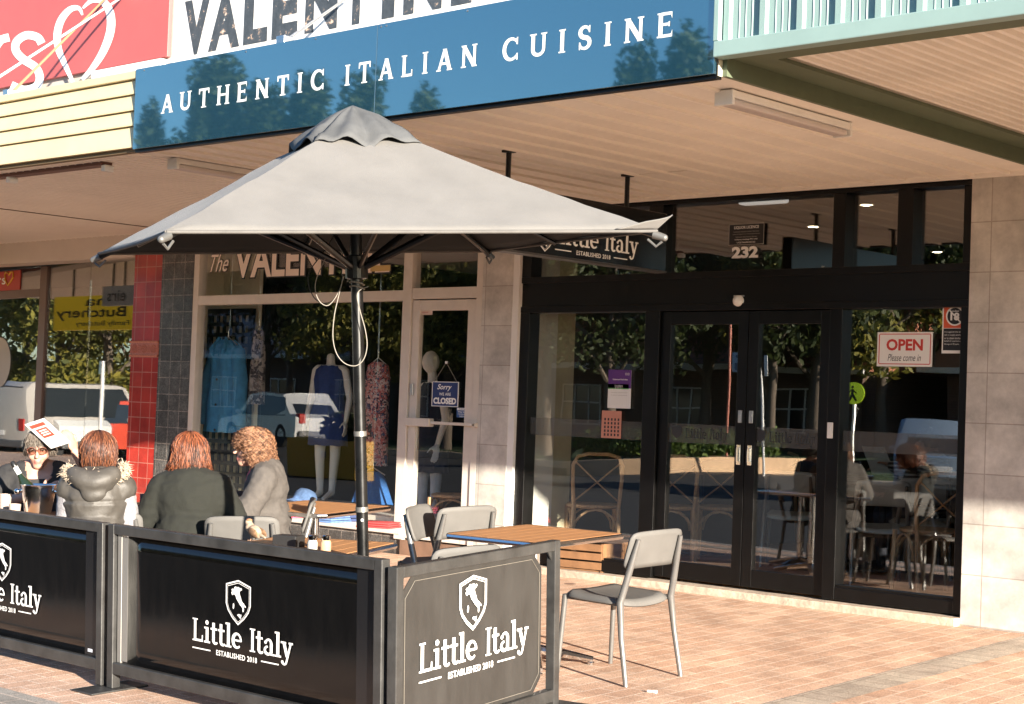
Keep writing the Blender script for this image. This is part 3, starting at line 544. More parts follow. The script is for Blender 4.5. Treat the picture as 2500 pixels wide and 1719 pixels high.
# ------------------------------------------------------------------ billboards and signs
s=thing('billboard','red billboard with white letters and a white heart outline','sign',(-16,-.03,4.7))
MB().box(-20,-14.02,-.05,-.004,4.72,6.4,bev=.004).build('board',pm('faded_red_vinyl',(.46,.10,.095),.5,var=.06,vs=3),s)
MB().box(-15.3,-14.06,-.10,-.004,4.60,4.70,bev=.012).build('ledge',M_white,s)
def ribbon(mb,pts,ws,y):
    n=len(pts); P=[Vector(p) for p in pts]; A=[];B=[]
    for i in range(n):
        d=(P[min(n-1,i+1)]-P[max(0,i-1)]).normalized(); h=Vector((-d.y,d.x))*(ws[i] if isinstance(ws,list) else ws)/2
        A.append(P[i]+h); B.append(P[i]-h)
    for i in range(n-1): mb.face([F(*A[i],y),F(*A[i+1],y),F(*B[i+1],y),F(*B[i],y)])
def cr(pts,n=5):   # smooth a polyline
    o=[]; P=[Vector(p) for p in pts]
    for i in range(len(P)-1):
        a,b,c,d=P[max(0,i-1)],P[i],P[i+1],P[min(len(P)-1,i+2)]
        for k in range(n):
            t=k/n; o.append(.5*((2*b)+(c-a)*t+(2*a-5*b+4*c-d)*t*t+(3*b-a-3*c+d)*t**3))
    o.append(P[-1]); return o
C1=lambda L:[(x/2.574,y/2.574) for x,y in L]
mb=MB()
ribbon(mb,cr(C1([(262,275),(235,235),(165,222),(105,262),(100,320),(150,375),(225,425),(250,490),(225,545),(150,565),(70,535)])),20,-.054)
ribbon(mb,cr(C1([(58,235),(20,245),(0,258),(-30,300)])),20,-.055)
n_=31
ribbon(mb,cr(C1([(518,95),(495,52),(440,60),(385,125),(360,215),(368,310),(410,410),(458,515)]),4)[:29],[5+14*math.sin(PI*k/30) for k in range(29)],-.054)
ribbon(mb,cr(C1([(520,52),(575,5),(640,5),(690,75),(695,190),(650,320),(580,430),(515,500)]),4)[:29],[5+16*math.sin(PI*k/30) for k in range(29)],-.055)
mb.build('billboard_lettering',M_letter,s,norm=False)
s=thing('sign_board','long glossy blue sign board lettered AUTHENTIC ITALIAN CUISINE','sign',(-7.1,AY-.02,2.936))
xs=fx(926,240,AY)
for a,c in ((XL,xs-.0012),(xs+.0012,XR)): MB().box(a,c,AY-.035,AY-.014,2.937,3.478,bev=.002).build('panel',M_blue,s)
mb=MB(); yy=AY-.0365; Q=FM((0,yy,0)); cap=.122
glyphs(mb,'AUTHENTIC',Q,fx(394,260,yy),fx(791,215,yy),3.149,cap,space=.50,wt=1.22)
glyphs(mb,'ITALIAN',Q,fx(841,195,yy),fx(1165,155,yy),3.149,cap,space=.50,wt=1.22)
glyphs(mb,'CUISINE',Q,fx(1226,140,yy),fx(1645,70,yy),3.149,cap,space=.56,wt=1.22)
mb.build('sign_lettering',M_letter,s,norm=False)
mb=MB()
for u,v in ((352,171),(600,128),(770,93),(930,66),(943,63),(1141,24)):
    p=F(u,v,AY-.036); mb.lathe([(0,.004),(.006,.002),(.007,-.002)],8,M=T(Vector((p.x,AY-.036,3.462)))@RX(PI/2))
mb.build('screw',M_steel,s)
s=thing('hanging_sign','black hanging sign for the restaurant under the awning, half behind the umbrella','sign',(-7.121,-1.5,2.29))
xh=-7.121; y0,y1=-2.52,-.675
MB().box(xh-.09,xh,y0,y1,2.293,2.70,bev=.004).build('sign_box',pm('gloss_black',(.010,.010,.011),.18),s)
MB().box(xh-.097,xh+.007,y0-.004,y1+.004,2.283,2.297,bev=.003).build('sign_frame',pm('dark_grey_metal',(.10,.10,.10),.4,metal=.6),s)
mb=MB(); pl=Xp(1362,620,xh+.002); pr_=Xp(1555,620,xh+.002); base=Xp(1440,612,xh).z; wd=pr_.y-pl.y
pL=Xp(1355,595,xh).y; pR=Xp(1557,600,xh).y
logo(mb,YM((xh+.002,pL,Xp(1500,615,xh).z)),pR-pL,shield=False)
S=YM((xh+.002,Xp(1330,600,xh).y,Xp(1330,610,xh).z))@Matrix.Diagonal((.17,.20,1,1)); ring(mb,SHIELD,S,1.0,.93); ring(mb,SHIELD,S,.88,.855)
for pl in (ITALY,SICILY,SARD): mb.face([((x-.5)*.62,.1+y*.74,.0003) for x,y in pl],S)
mb.build('sign_lettering',M_letter,s,norm=False)
for y in (-2.287,-1.081):
    mb=MB(); mb.tube([(xh-.045,y,2.70),(xh-.045,y,2.93)],.017,8); mb.box(xh-.08,xh-.01,y-.03,y+.03,2.915,2.93); mb.build('hanger',M_dk,s)
# fluorescent fittings
def batten(u0,v0,u1,v1,l,W=.105,H=.075):
    p=Zp(u0,v0,2.925); q=Zp(u1,v1,2.925); x=(p.x+q.x)/2; y0,y1=p.y,q.y; z=2.93
    t=thing('fluorescent_light',l,'light',(x,(y0+y1)/2,z-H),'fluorescent battens under the awning')
    MB().box(x-W/2,x+W/2,y0,y1,z-H*.55,z-.003,bev=.004).build('housing',M_white,t)
    MB().box(x-W*.42,x+W*.42,y0+.02,y1-.02,z-H,z-H*.55,bev=.012).build('diffuser',pm('acrylic_diffuser',(.62,.56,.54),.3),t)
    for y in (y0,y1): MB().box(x-W/2-.003,x+W/2+.003,y-.012,y+.012,z-H-.003,z-.002,bev=.004).build('end_cap',M_white,t)
batten(1768,222,2060,303,'white fluorescent batten beside the green awning beam'); batten(452,384,640,430,'white fluorescent batten partly behind the umbrella')
t=thing('sign_lamp','brown trough lamp with white ends hanging behind the yellow fascia','light',(-9.9,-3.3,2.8))
p,q=Zp(-60,446,2.80),Zp(262,385,2.80)
y=-3.28; xa,xb=F(-80,440,y).x,F(262,388,y).x; z=F(200,402,y).z
MB().box(xa,xb,y-.045,y+.045,z-.03,z+.035,bev=.005).build('housing',pm('brown_housing',(.12,.05,.035),.5),t)
for u in (30,262): x=F(u,420,y).x; MB().box(x-.025,x+.025,y-.04,y+.04,z-.075,z-.028,bev=.008).build('lamp_holder',M_white,t)
mb=MB(); 
for u in (60,230): x=F(u,420,y).x; mb.box(x-.02,x+.02,y-.02,y+.02,z+.03,2.932)
mb.build('bracket',M_dk,t)
# ------------------------------------------------------------------ footpath furniture (stands on the cross-fall)
TILT=math.atan(SL)
def ground(x,y,rz=0,dz=0): return T(Vector((x,y,gz(y)+dz)))@RX(TILT)@RZ(rz)
M_frame=pm('worn_black_steel',(.052,.051,.049),.42,metal=.35,var=.35,vs=7,bump=.08,bs=60)
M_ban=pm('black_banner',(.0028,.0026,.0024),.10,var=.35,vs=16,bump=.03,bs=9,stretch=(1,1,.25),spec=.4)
M_ban2=pm('sunlit_black_banner',(.027,.0255,.0235),.50,var=.25,vs=9,bump=.06,bs=25,spec=.6,stretch=(1,1,.3))  # greyer base colour paints in the sun's glare on this black banner
M_stitch=pm('pale_stitching',(.19,.17,.14),.8)
def fence(p0,p1,h,label,zb=.085,ban=M_ban,gl=.12,gr=.05,cham=0,lg=None,feet=(1,1)):
    p0=Vector((*p0,gz(p0[1]))); p1=Vector((*p1,gz(p1[1]))); Lx=(p1-p0).length; M=frame(p0,p1-p0,(0,-SL,1))
    t=thing('cafe_barrier',label,'barrier',M,'branded cafe barriers around the outdoor tables'); w=.05
    mb=MB(M); mb.box(0,w,-w/2,w/2,.012,h,bev=.004); mb.box(Lx-w,Lx,-w/2,w/2,.012,h,bev=.004); mb.box(w,Lx-w,-w/2+.001,w/2-.001,h-w,h-.001,bev=.004); mb.box(w,Lx-w,-w/2+.001,w/2-.001,zb,zb+.06,bev=.004)
    for x,s in ((w,1),(Lx-w,-1)): mb.prism([(x,h-w),(x+s*.035,h-w),(x,h-w-.045)],.006,M=Matrix(((1,0,0,0),(0,0,-1,.003),(0,1,0,0),(0,0,0,1))))
    mb.build('frame',M_frame,t)
    x0,x1,z0,z1=w+gl,Lx-w-gr,zb+.062,h-w-.003; c=cham
    poly=[(x0+c,z0),(x1-c,z0),(x1,z0+c),(x1,z1-c),(x1-c,z1),(x0+c,z1),(x0,z1-c),(x0,z0+c)] if c else [(x0,z0),(x1,z0),(x1,z1),(x0,z1)]
    B=Matrix(((1,0,0,0),(0,0,-1,.002),(0,1,0,0),(0,0,0,1)))
    # banner: gently billowing cloth with real thickness
    mb=MB(M); 
    if c: mb.prism(poly,.004,M=B)
    else: mb.grid(lambda a,b:(x0+(x1-x0)*a,.0012*math.sin(a*9+b*3)*math.sin(PI*b)**2-.002,z0+(z1-z0)*b),16,8)
    bo=mb.build('banner',ban,t,smooth=not c,solid=0 if c else .003)
    if not c:
        mb=MB(M); mb.box(x1-.115,x1,-.0045,-.0028,z0,z1); mb.build('banner_shade_strip',pm('black_shade_strip',(.009,.009,.010),.22),bo)  # black strip painted in for the shaded side of the doubled banner
    if c:
        mb=MB(M); k=len(poly); cx,cz=(x0+x1)/2,(z0+z1)/2; ins=[(p[0]+(.022 if p[0]<cx else -.022),-.0045,p[1]+(.022 if p[1]<cz else -.022)) for p in poly]; mb.tube(ins,.0013,5,closed=True); mb.build('stitching',M_stitch,t)
        mb=MB(M)
        for x in (x0,x1): 
            for z in (z0,z1): mb.tube([(x,0,z),(x-(.03 if x<cx else -.03),0,z-(.03 if z<cz else -.03))],.003,5)
        mb.build('tie',M_stitch,t)
    elif gl>.05:
        mb=MB(M); mb.box(w+.012,w+.045,-.006,.006,zb+.06,h-w,bev=.002); mb.box(w+.05,x0-.004,-.003,.003,zb+.07,h-w-.01); mb.build('banner_rail',pm('grey_rail',(.30,.29,.27),.4,metal=.5),t)
    if lg:
        mb=MB(M@Matrix(((1,0,0,lg[0]),(0,0,-1,-.0075),(0,1,0,lg[2]),(0,0,0,1)))); logo(mb,Matrix(),lg[1]-lg[0]); mb.build('banner_lettering',M_letter,bo,norm=False); 
    for x,f in ((.0,feet[0]),(Lx,feet[1])):
        if f: MB(M).box(x-.09,x+.09,-.17,.17,.001,.011,bev=.003).build('foot_plate',M_frame,t)
    return t
FY=-5.04
f1=fence((-9.35,FY),(-7.285,FY),.842,'black cafe barrier with its name cut off at the left edge of the photo',gl=.04,gr=.012,lg=(9.35-8.62,9.35-7.876,.335),feet=(1,0))
f2=fence((-7.235,FY),(-5.203,FY),.842,'long black cafe barrier in the middle, a sparrow perched on its top rail',gl=.10,gr=.012,lg=(7.235-6.543,7.235-5.802,.335),feet=(1,0))
cA=(-5.148,-5.055); cB=(-5.375,-3.735)
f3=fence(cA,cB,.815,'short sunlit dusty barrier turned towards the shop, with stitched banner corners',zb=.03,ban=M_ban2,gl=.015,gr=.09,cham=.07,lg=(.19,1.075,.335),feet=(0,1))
# corner post gap shim and price tag on the first banner
q=F(225,1588,FY-.004); MB().box(q.x-.028,q.x+.014,FY-.012,FY-.008,q.z-.008,q.z+.008).build('banner_tag',pm('pale_tag',(.6,.62,.68),.5),f1)
# ------------------------------------------------------------------ grey chairs
M_chair=pm('warm_grey_polymer',(.118,.113,.106),.6,var=.08,vs=7,spec=.25); M_leg=pm('silver_grey_tube',(.20,.196,.188),.30,metal=.55,var=.08)
def make_chair(label,M,group,mats=None):
    t=thing('cafe_chair',label,'chair',M,group); cm,lm=mats or (M_chair,M_leg)
    # seat: saddle with turned-down rim
    def sf(a,b):
        x=(a-.5)*2; y=(b-.5)*2; e=max(abs(x),abs(y)); w=.205-.012*max(0,y)+.0*y
        r=(abs(x)**6+abs(y)**6)**(1/6); k=1 if r<1e-6 else e/r
        X=x*k*.215; Y=y*k*.215+.0
        z=.452-.022*(1-x*x*.8)*(1-.35*y)+.012*abs(y)**3*(1 if y>0 else .3)
        if e>.93: z-=(e-.93)/.07*.030
        return (X,Y,z)
    MB(M).grid(sf,16,16).build('seat',cm,t,smooth=True,angle=60,solid=.012)
    # backrest plate
    def bf(a,b):
        x=(a-.5)*2; z=(b-.5)*2; r=(abs(x)**9+abs(z)**7)**(1/8); e=max(abs(x),abs(z)); k=1 if r<1e-6 else e/r
        return (x*k*.208,-.222-.062*(z*k*.5+.5)-.022*(1-x*x),.702+z*k*.098+.006*(1-x*x))
    MB(M).grid(bf,14,8).build('backrest',cm,t,smooth=True,angle=60,solid=.014)
    for s in (-1,1):
        mb=MB(M); mb.tube([(s*.222,-.268,.0),(s*.214,-.225,.25),(s*.205,-.207,.43),(s*.198,-.228,.50),(s*.180,-.272,.66),(s*.170,-.302,.765)],[.0135,.0155,.020,.0195,.017,.012],10); mb.build('leg',lm,t,smooth=True)
        mb=MB(M); mb.tube([(s*.215,.235,.0),(s*.198,.195,.43)],[.0125,.0165],10); mb.build('leg',lm,t,smooth=True)
        mb=MB(M); mb.box(s*.196-.007,s*.196+.007,-.205,.2,.408,.436,bev=.004); mb.build('side_rail',cm,t)
    return t
CG='grey cafe chairs at the outdoor tables'
ch=make_chair('grey cafe chair standing alone in front of the glass doors, seen from behind',ground(-5.672,-2.89,R(87)),CG)
def chair(x,y,rz,l,g=CG): return copy_tree(ch,ground(x,y,rz),l)
chair(-6.98,-2.75,R(-65),'grey chair behind the right-hand table, its back facing the camera beside the dress shop door')
chair(-7.28,-2.60,R(75),'grey chair with dark strut between the umbrella pole and the dress shop door')
chair(-5.82,-4.15,R(82),'grey chair tucked behind the barrier corner with only its top edge showing')
# ------------------------------------------------------------------ tables
M_teak=pm('teak_slats',(.50,.245,.105),.40,var=.22,vs=16,stretch=(1,14,1),bump=.1,bs=30)
def make_table(label,M,S=.72):
    t=thing('cafe_table',label,'table',M,'square teak topped tables'); h=S/2; n=7; wd=(S-.03)/n
    mb=MB(M)
    for i in range(n): mb.box(-h+.015+i*wd+.0006,-h+.015+(i+1)*wd-.0006,-h+.015,h-.015,.705,.731,bev=.002)
    mb.build('tabletop',M_teak,t)
    mb=MB(M); mb.tube([(sx*(h-.004-c),sy*(h-.004-d),.716) for sx,sy,c,d in ((-1,-1,0,.03),(-1,-1,.03,0),(1,-1,.03,0),(1,-1,0,.03),(1,1,0,.03),(1,1,.03,0),(-1,1,.03,0),(-1,1,0,.03))],.0155,8,closed=True); mb.build('edge_band',M_chrome,t,smooth=True)
    MB(M).lathe([(.032,.05),(.032,.70),(.10,.702),(.10,.706)],20).build('column',M_chrome,t,smooth=True)
    for k in range(4):
        a=PI/4+k*PI/2; mb=MB(M); mb.tube([(.03*math.cos(a),.03*math.sin(a),.085),(.18*math.cos(a),.18*math.sin(a),.06),(.33*math.cos(a),.33*math.sin(a),.03)],[.036,.03,.02],8,flat=.8); mb.lathe([(.018,0),(.02,.012),(.012,.02)],12,M=T(Vector((.32*math.cos(a),.32*math.sin(a),0)))); mb.build('foot',M_chrome,t,smooth=True)
    return t
tb=make_table('teak topped table nearest the glass doors, its corner over the short barrier',ground(-6.17,-3.0,R(2)))
def table(x,y,rz,l): return copy_tree(tb,ground(x,y,rz),l)
table(-8.2,-2.86,R(10),'teak topped table on a steel column in front of the dress shop window')
table(-6.56,-4.34,R(20),'teak topped table by the umbrella pole carrying the two shakers')
table(-8.65,-4.30,R(42),'teak topped table of the women, carrying the ice bucket')
table(-8.80,-3.62,R(42),'teak topped table in front of the curly haired woman')
# ------------------------------------------------------------------ umbrella
M_can=pm('grey_canvas',(.142,.135,.126),.9,var=.11,vs=3.2,bump=.3,bs=220,sheen=.1)
M_canb=pm('grey_canvas_hem',(.115,.108,.10),.9,var=.15,vs=9,bump=.2,bs=200)
M_pole=pm('black_powder_coat',(.005,.005,.005),.28,var=.3,vs=14)
ub=Vector((-5.927,-4.543,.591)); un=Vector((-.005,-.08,1)).normalized(); e1=Vector((0,1,0)).cross(un).normalized(); e2=un.cross(e1)
UR,UH,UT=1.514,1.479,R(108.366)+PI
gb=ub-un*((ub.z-gz(ub.y))/un.z)
um=thing('umbrella','large square grey canvas umbrella on a black pole','umbrella',T(gb))
def U(r,a,h): return ub+un*h+(e1*math.cos(a)+e2*math.sin(a))*r
hub=ub+un*(UH+.55)
cor=[U(UR,UT+k*PI/2,UH) for k in range(4)]
top=[U(.17,UT+k*PI/2,UH+.525) for k in range(4)]
mb=MB()
for k in range(4):
    A,B,c,d=cor[k],cor[(k+1)%4],top[k],top[(k+1)%4]; ctr=(A+B)/2; inn=(ub+un*UH-ctr).normalized()
    def fn(a,b):
        p=A.lerp(B,a).lerp(c.lerp(d,a),b); w=4*a*(1-a)
        return p+inn*(.035*w*(1-b)**2)-un*(.016*w*math.sin(PI*min(1,b*1.1))**1+.008*math.sin(PI*b))+un*(.008*noise.noise(p*4)+.006*noise.noise(p*Vector((1,1,1)).x*0+p*11)*(.3+b))
    mb.grid(fn,26,16)
bmesh.ops.remove_doubles(mb.bm,verts=mb.bm.verts[:],dist=.002)
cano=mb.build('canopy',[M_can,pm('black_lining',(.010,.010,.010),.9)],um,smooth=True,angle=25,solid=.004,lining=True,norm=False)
if cano.data.polygons[0].normal.z<0: cano.data.flip_normals()
mb=MB()
for k in range(4):
    A,B=cor[k],cor[(k+1)%4]; ctr=(A+B)/2; inn=(ub+un*UH-ctr).normalized(); pts=[A.lerp(B,a/20)+inn*(.035*4*(a/20)*(1-a/20))-un*.004 for a in range(21)]; mb.tube(pts,.008,6)
mb.build('hem',M_canb,cano,smooth=True)
# vent cap: loose square of cloth, scalloped edge
mb=MB(); capc=ub+un*(UH+.648)
for k in range(4):
    a0=UT+k*PI/2; A=U(.365,a0,UH+.435); B=U(.365,a0+PI/2,UH+.435)
    def fn(a,b):
        e=A.lerp(B,a); p=e.lerp(capc,b); w=math.sin(PI*a); wv=abs(math.sin(PI*2*a))
        out=((A+B)/2-(ub+un*(UH+.4))).normalized()
        p=p+un*(.042*wv*(1-b)**2+.022*math.sin(PI*b))+out*(.030*w*(1-b))+un*.022*noise.noise(p*11+Vector((3,1,2)))*(1-b*.5)+un*.014*(1-b)*math.cos(a*PI*6+k)-un*.015*w*(1-b)**3
        return p
    mb.grid(fn,24,10)
bmesh.ops.remove_doubles(mb.bm,verts=mb.bm.verts[:],dist=.002)
mb.build('vent_cap',pm('dark_grey_canvas',(.080,.082,.083),.8,var=.2,vs=8,bump=.25,bs=200),um,smooth=True,angle=40,solid=.004)
MB().tube([gb,hub-un*.02],[.0285,.0285],20).build('pole',M_pole,um,smooth=True)
pm_=ub+un*((P_:=0) or .0)
for v in (1058,1243):   # joint rings
    q=AT(884,v,8.0); h=(q-ub).dot(un); MB().tube([ub+un*(h-.012),ub+un*(h+.012)],.031,20).build('pole_ring',pm('scuffed_steel',(.28,.27,.25),.4,metal=.7),um,smooth=True)
hlow=(AT(872,652,8.0)-ub).dot(un)
MB().tube([ub+un*(hlow-.06),ub+un*(hlow-.055),ub+un*(hlow+.05),ub+un*(hlow+.055)],[.035,.055,.055,.036],18).build('hub',M_pole,um)
for k in range(4):
    a=UT+k*PI/2; tip=cor[k]-un*.025+(e1*math.cos(a)+e2*math.sin(a))*.005; r0=ub+un*(UH+.47)+(e1*math.cos(a)+e2*math.sin(a))*.03
    rib=MB().tube([r0,tip],.015,8).build('rib',M_pole,um,smooth=True)
    mid=r0.lerp(tip,.55); lo=ub+un*hlow+(e1*math.cos(a)+e2*math.sin(a))*.05
    MB().tube([lo,mid],.017,8).build('strut',M_pole,rib,smooth=True)
    mb=MB(); d=(tip-r0).normalized(); mb.tube([tip-d*.02,tip+d*.030],[.019,.016],10); mb.ell(tip+d*.032,(.016,.016,.016),n=2); mb.tube([tip-un*.02+d*.02,tip-un*.05-d*.01,tip-un*.03-d*.05],.006,6); mb.build('rib_tip',pm('worn_alloy',(.16,.155,.145),.5,metal=.5) if k in(0,1,3) else M_pole,rib,smooth=True)
    a2=a+PI/4; r1=ub+un*(UH+.47)+(e1*math.cos(a2)+e2*math.sin(a2))*.03; ctr=(cor[k]+cor[(k+1)%4])/2-un*.03; rib=MB().tube([r1,r1.lerp(ctr,.96)],.011,8).build('rib',M_pole,um,smooth=True)
    lo=ub+un*hlow+(e1*math.cos(a2)+e2*math.sin(a2))*.05; MB().tube([lo,r1.lerp(ctr,.58)],.012,8).build('strut',M_pole,rib,smooth=True)
# flipped up corner flap at the right
k=1
A=max(cor,key=lambda p:RGT.dot(p-CAM)/FWD.dot(p-CAM)); ai=cor.index(A); av=(A-(ub+un*UH)).normalized()
t1=(cor[(ai+1)%4]-A).normalized(); t2=(cor[ai-1]-A).normalized()
mb=MB(); 
def fn(a,b):
    base=(A+t1*.17*(1-a)*1.0).lerp(A+t2*.17*(1-a),.0) if a<.0 else A+ (t1*.20*(1-2*a) if a<.5 else t2*.20*(2*a-1))
    tipu=A+av*.075+un*.060+RGT*.0
    return base.lerp(tipu,b*(1-.45*abs(2*a-1)))+un*.004
mb.grid(fn,12,6); mb.build('corner_flap',M_can,cano,smooth=True,solid=.004)
# cords: loops hanging from the hub
def cord(pix,d,r,m):
    mb=MB(); mb.tube([AT(*q,d) for q in cr(pix,6)],r,6); mb.build('cord',m,um,smooth=True)
c5=lambda L:[(440+x/2.2804,560+y/2.2804) for x,y in L]
cord(c5([(905,255),(890,330),(850,395),(800,412),(745,380),(715,300),(722,230),(780,150),(860,30)]),7.93,.0026,M_pole)
M_cord=pm('grey_cord',(.24,.22,.19),.8)
cord(c5([(912,260),(885,340),(850,400),(815,425),(775,400),(752,340),(760,270),(800,180),(830,110)]),7.91,.0022,M_cord)
cord(c5([(908,265),(880,380),(858,480),(850,600),(870,690),(915,745),(975,760),(1020,725),(1040,650),(1030,560),(1000,450),(985,370),(1005,335),(1049,318)]),7.90,.0023,M_cord)
mb=MB()
for k in range(2): mb.tube([ub+un*(hlow-.08-.02*k)+(e1*math.cos(a*PI/8)+e2*math.sin(a*PI/8))*.034-un*(.01*math.sin(a*PI/8)) for a in range(16)],.004,6,closed=True)
mb.build('cord',M_cord,um,smooth=True)
q=AT(884,1270,7.97); mb=MB(); mb.ell(q-FWD*.0+(-FWD)*.0,(.008,.008,.008)); mb.build('pole_screw',M_white,um)
# ------------------------------------------------------------------ things on the tables
def tz(x,y): return gz(y)+.732
def shaker(u,l,mat):
    p=AT(u,1322,8.22); p.z=tz(p.x,p.y); t=thing('shaker',l,'shaker',T(p),'salt and pepper shakers')
    MB(T(p)).lathe([(.022,.001),(.026,.006),(.026,.055),(.022,.066),(.021,.070)],16).build('jar',mat,t,smooth=True)
    MB(T(p)).lathe([(.0225,.068),(.024,.072),(.024,.088),(.018,.093),(0,.094)],16).build('lid',M_chrome,t,smooth=True)
shaker(763,'clear glass shaker with steel lid, left of the pair',pm('shaker_glass',(.40,.40,.37),.1,spec=.8)); shaker(796,'shaker of brown pepper with steel lid, nearer the pole',pm('pepper_glass',(.55,.33,.2),.15,spec=.8))
p=AT(708,1322,8.5); p.z=tz(0,p.y); t=MB(T(p)@RZ(R(20))).box(-.075,.06,-.05,.05,.001,.06,bev=.004).build('menu_box',pm('black_leatherette',(.02,.02,.02),.5)); tag(rebase(t,p),'low black box on the table left of the shakers','box')
# mug
p=AT(356,1268,10.0); p.z=tz(0,p.y)
def mug(p,l,mat):
    t=thing('mug',l,'mug',T(p)); MB(T(p)).lathe([(.030,.001),(.038,.01),(.041,.10),(.041,.104),(.037,.104),(.035,.02),(0,.018)],20).build('cup',mat,t,smooth=True)
    mb=MB(T(p)@RZ(R(35))); mb.tube([(.038,0,.085),(.06,0,.085),(.068,0,.06),(.058,0,.032),(.037,0,.026)],.006,8); mb.build('handle',mat,t,smooth=True)
p.z+=.03; mug(p,'dusky mauve mug on the table between the two women with their backs turned',pm('mauve_glaze',(.16,.125,.13),.35))
t=MB(T(p-Vector((0,0,.04)))).lathe([(.0,.001),(.055,.001),(.062,.036),(.05,.038),(0,.038)],20).build('saucer_stand',pm('black_bakelite',(.02,.02,.02),.3),smooth=True); tag(rebase(t,p-Vector((0,0,.04))),'round black stand under the mauve mug','stand')
# ice bucket and bottle
p=AT(92,1250,9.85); p.z=tz(0,p.y)-.0; IB=T(p)
t=thing('ice_bucket','polished steel ice bucket holding a bottle','bucket',IB)
MB(IB).lathe([(.070,.0),(.074,.004),(.098,.17),(.104,.19),(.108,.195),(.103,.198),(.096,.19),(.093,.17),(.07,.012),(0,.01)],28).build('bucket',pm('mirror_steel',(.82,.80,.76),.2,metal=1),t,smooth=True)
for s in (-1,1):
    mb=MB(IB@RZ(YAW+ (0 if s<0 else PI))); mb.tube([(.093,0,.16),(.118,0,.155)],.012,10); mb.ell((.125,0,.152),(.02,.02,.02)); mb.build('knob',M_chrome,t,smooth=True)
BT=T(p+Vector((0,0,.035)))@RZ(YAW)@RY(R(-33))@T(Vector((.02,0,0)))
t=thing('bottle','dark green bottle with white neck foil leaning in the ice bucket','bottle',BT)
MB(BT).lathe([(0,.0),(.038,.0),(.040,.01),(.040,.15),(.034,.185),(.018,.225),(.014,.25),(.0135,.30)],18).build('body',pm('bottle_glass',(.012,.022,.010),.06,spec=.8),t,smooth=True)
MB(BT).lathe([(.0145,.245),(.0150,.295),(.0145,.297)],18).build('neck_label',M_paper,t,smooth=True); MB(BT).lathe([(.0165,.296),(.0175,.300),(.0165,.325),(.012,.335),(0,.337)],16).build('cap',pm('dark_foil',(.03,.03,.03),.3,metal=.5),t,smooth=True)
for u,v,hh,l in ((12,1243,.13,'pink drink in a glass at the left edge'),(36,1246,.085,'small pink jar beside the ice bucket')):
    p=AT(u,v,9.95 if u<20 else 9.8); p.z=tz(0,p.y); t=thing('drink_glass',l,'glass',T(p)); MB(T(p)).lathe([(.026,.0),(.030,.004),(.036,hh),(.034,hh),(.028,.01),(0,.008)],18).build('tumbler',pm('tumbler_glass',(.42,.34,.29),.08,spec=.8),t,smooth=True); MB(T(p)).lathe([(0,.012),(.0275,.012),(.033,hh*.72),(0,hh*.72)],18).build('drink',pm('pink_drink',(.45,.20,.14),.15),t,smooth=True)
q=G(1588,1692); mb=MB(T(q)); mb.tube([(-.02,.0,.007),(.012,.012,.008)],.006,8); mb.box(.008,.03,.004,.022,.001,.014,bev=.003); o=mb.build('litter',M_paper); tag(rebase(o,q),'scrap of white litter on the pavers in front of the lone chair','litter')
# ------------------------------------------------------------------ notices on the glass
def plate(name,label,cat,u0,v0,u1,v1,y,mat,th=.003,bev=.0):
    um_,vm_=(u0+u1)/2,(v0+v1)/2; a,b_=F(u0,vm_,y),F(u1,vm_,y); z0,z1=F(um_,v1,y).z,F(um_,v0,y).z
    t=thing(name,label,cat,Vector(((a.x+b_.x)/2,y,z0))); MB().box(a.x,b_.x,y-th,y,z0,z1,bev=bev).build('board',mat,t)
    return t,a.x,b_.x,z0,z1,y-th
def ln(t,items,y,name='lettering'):
    by={}
    for it in items: by.setdefault(it[-1],[]).append(it)
    for m,its in by.items():
        mb=MB()
        for it in its:
            if it[0]=='t': text_fit(mb,it[1],FM((0,y-.0006,0)),*it[2:6],bold=it[6],shear=it[7] if len(it)>8 else 0)
            else: mb.box(it[1],it[2],y-.0005,y+.0001,it[3],it[4])
        mb.build(name,m,t,norm=False)
GF=GY-.016
def rel(x0,x1,z0,z1): return lambda a,b,c,d:(x0+(x1-x0)*a,x0+(x1-x0)*b,z0+(z1-z0)*c,z0+(z1-z0)*d)
t,x0,x1,z0,z1,y=plate('open_sign','white OPEN sign with red border on the right glass pane','sign',2142,811,2277,895,GF,M_paper); r=rel(x0,x1,z0,z1)
ln(t,[('b',*r(.04,.96,.93,.955),M_redp),('b',*r(.04,.96,.06,.085),M_redp),('b',*r(.03,.045,.085,.93),M_redp),('b',*r(.955,.97,.085,.93),M_redp),('t','OPEN',*r(.17,.83,.46,.80),.035,M_redp),('t','Please come in',*r(.20,.80,.16,.36),.0,.3,M_blk)],y)
t,x0,x1,z0,z1,y=plate('age_notice','under 18 notice in orange red and black beside the OPEN sign','notice',2301,739,2362,863,GF,M_paper); r=rel(x0,x1,z0,z1)
ln(t,[('b',*r(.05,.95,.5,.97),pm('orange_red_print',(.62,.10,.04),.5)),('b',*r(.05,.95,.06,.49),M_blk)],y)
mb=MB(); c=((x0+x1)/2,(z0+z1)/2+(z1-z0)*.235); R_=(x1-x0)*.36
def disc(mb,c,r,y,n=32): mb.face([(c[0]+r*math.cos(2*PI*k/n),y,c[1]+r*math.sin(2*PI*k/n)) for k in range(n)])
disc(mb,c,R_,y-.0012); mb.build('ring',M_paper,t); mb=MB(); disc(mb,c,R_*.84,y-.0018); mb.build('ring_field',M_blk,t)
ln(t,[('t','18',c[0]-R_*.5,c[0]+R_*.5,c[1]-R_*.45,c[1]+R_*.35,.04,M_paper),('t','under',c[0]-R_*.5,c[0]+R_*.5,c[1]+R_*.42,c[1]+R_*.62,.01,M_paper)],y-.0015)
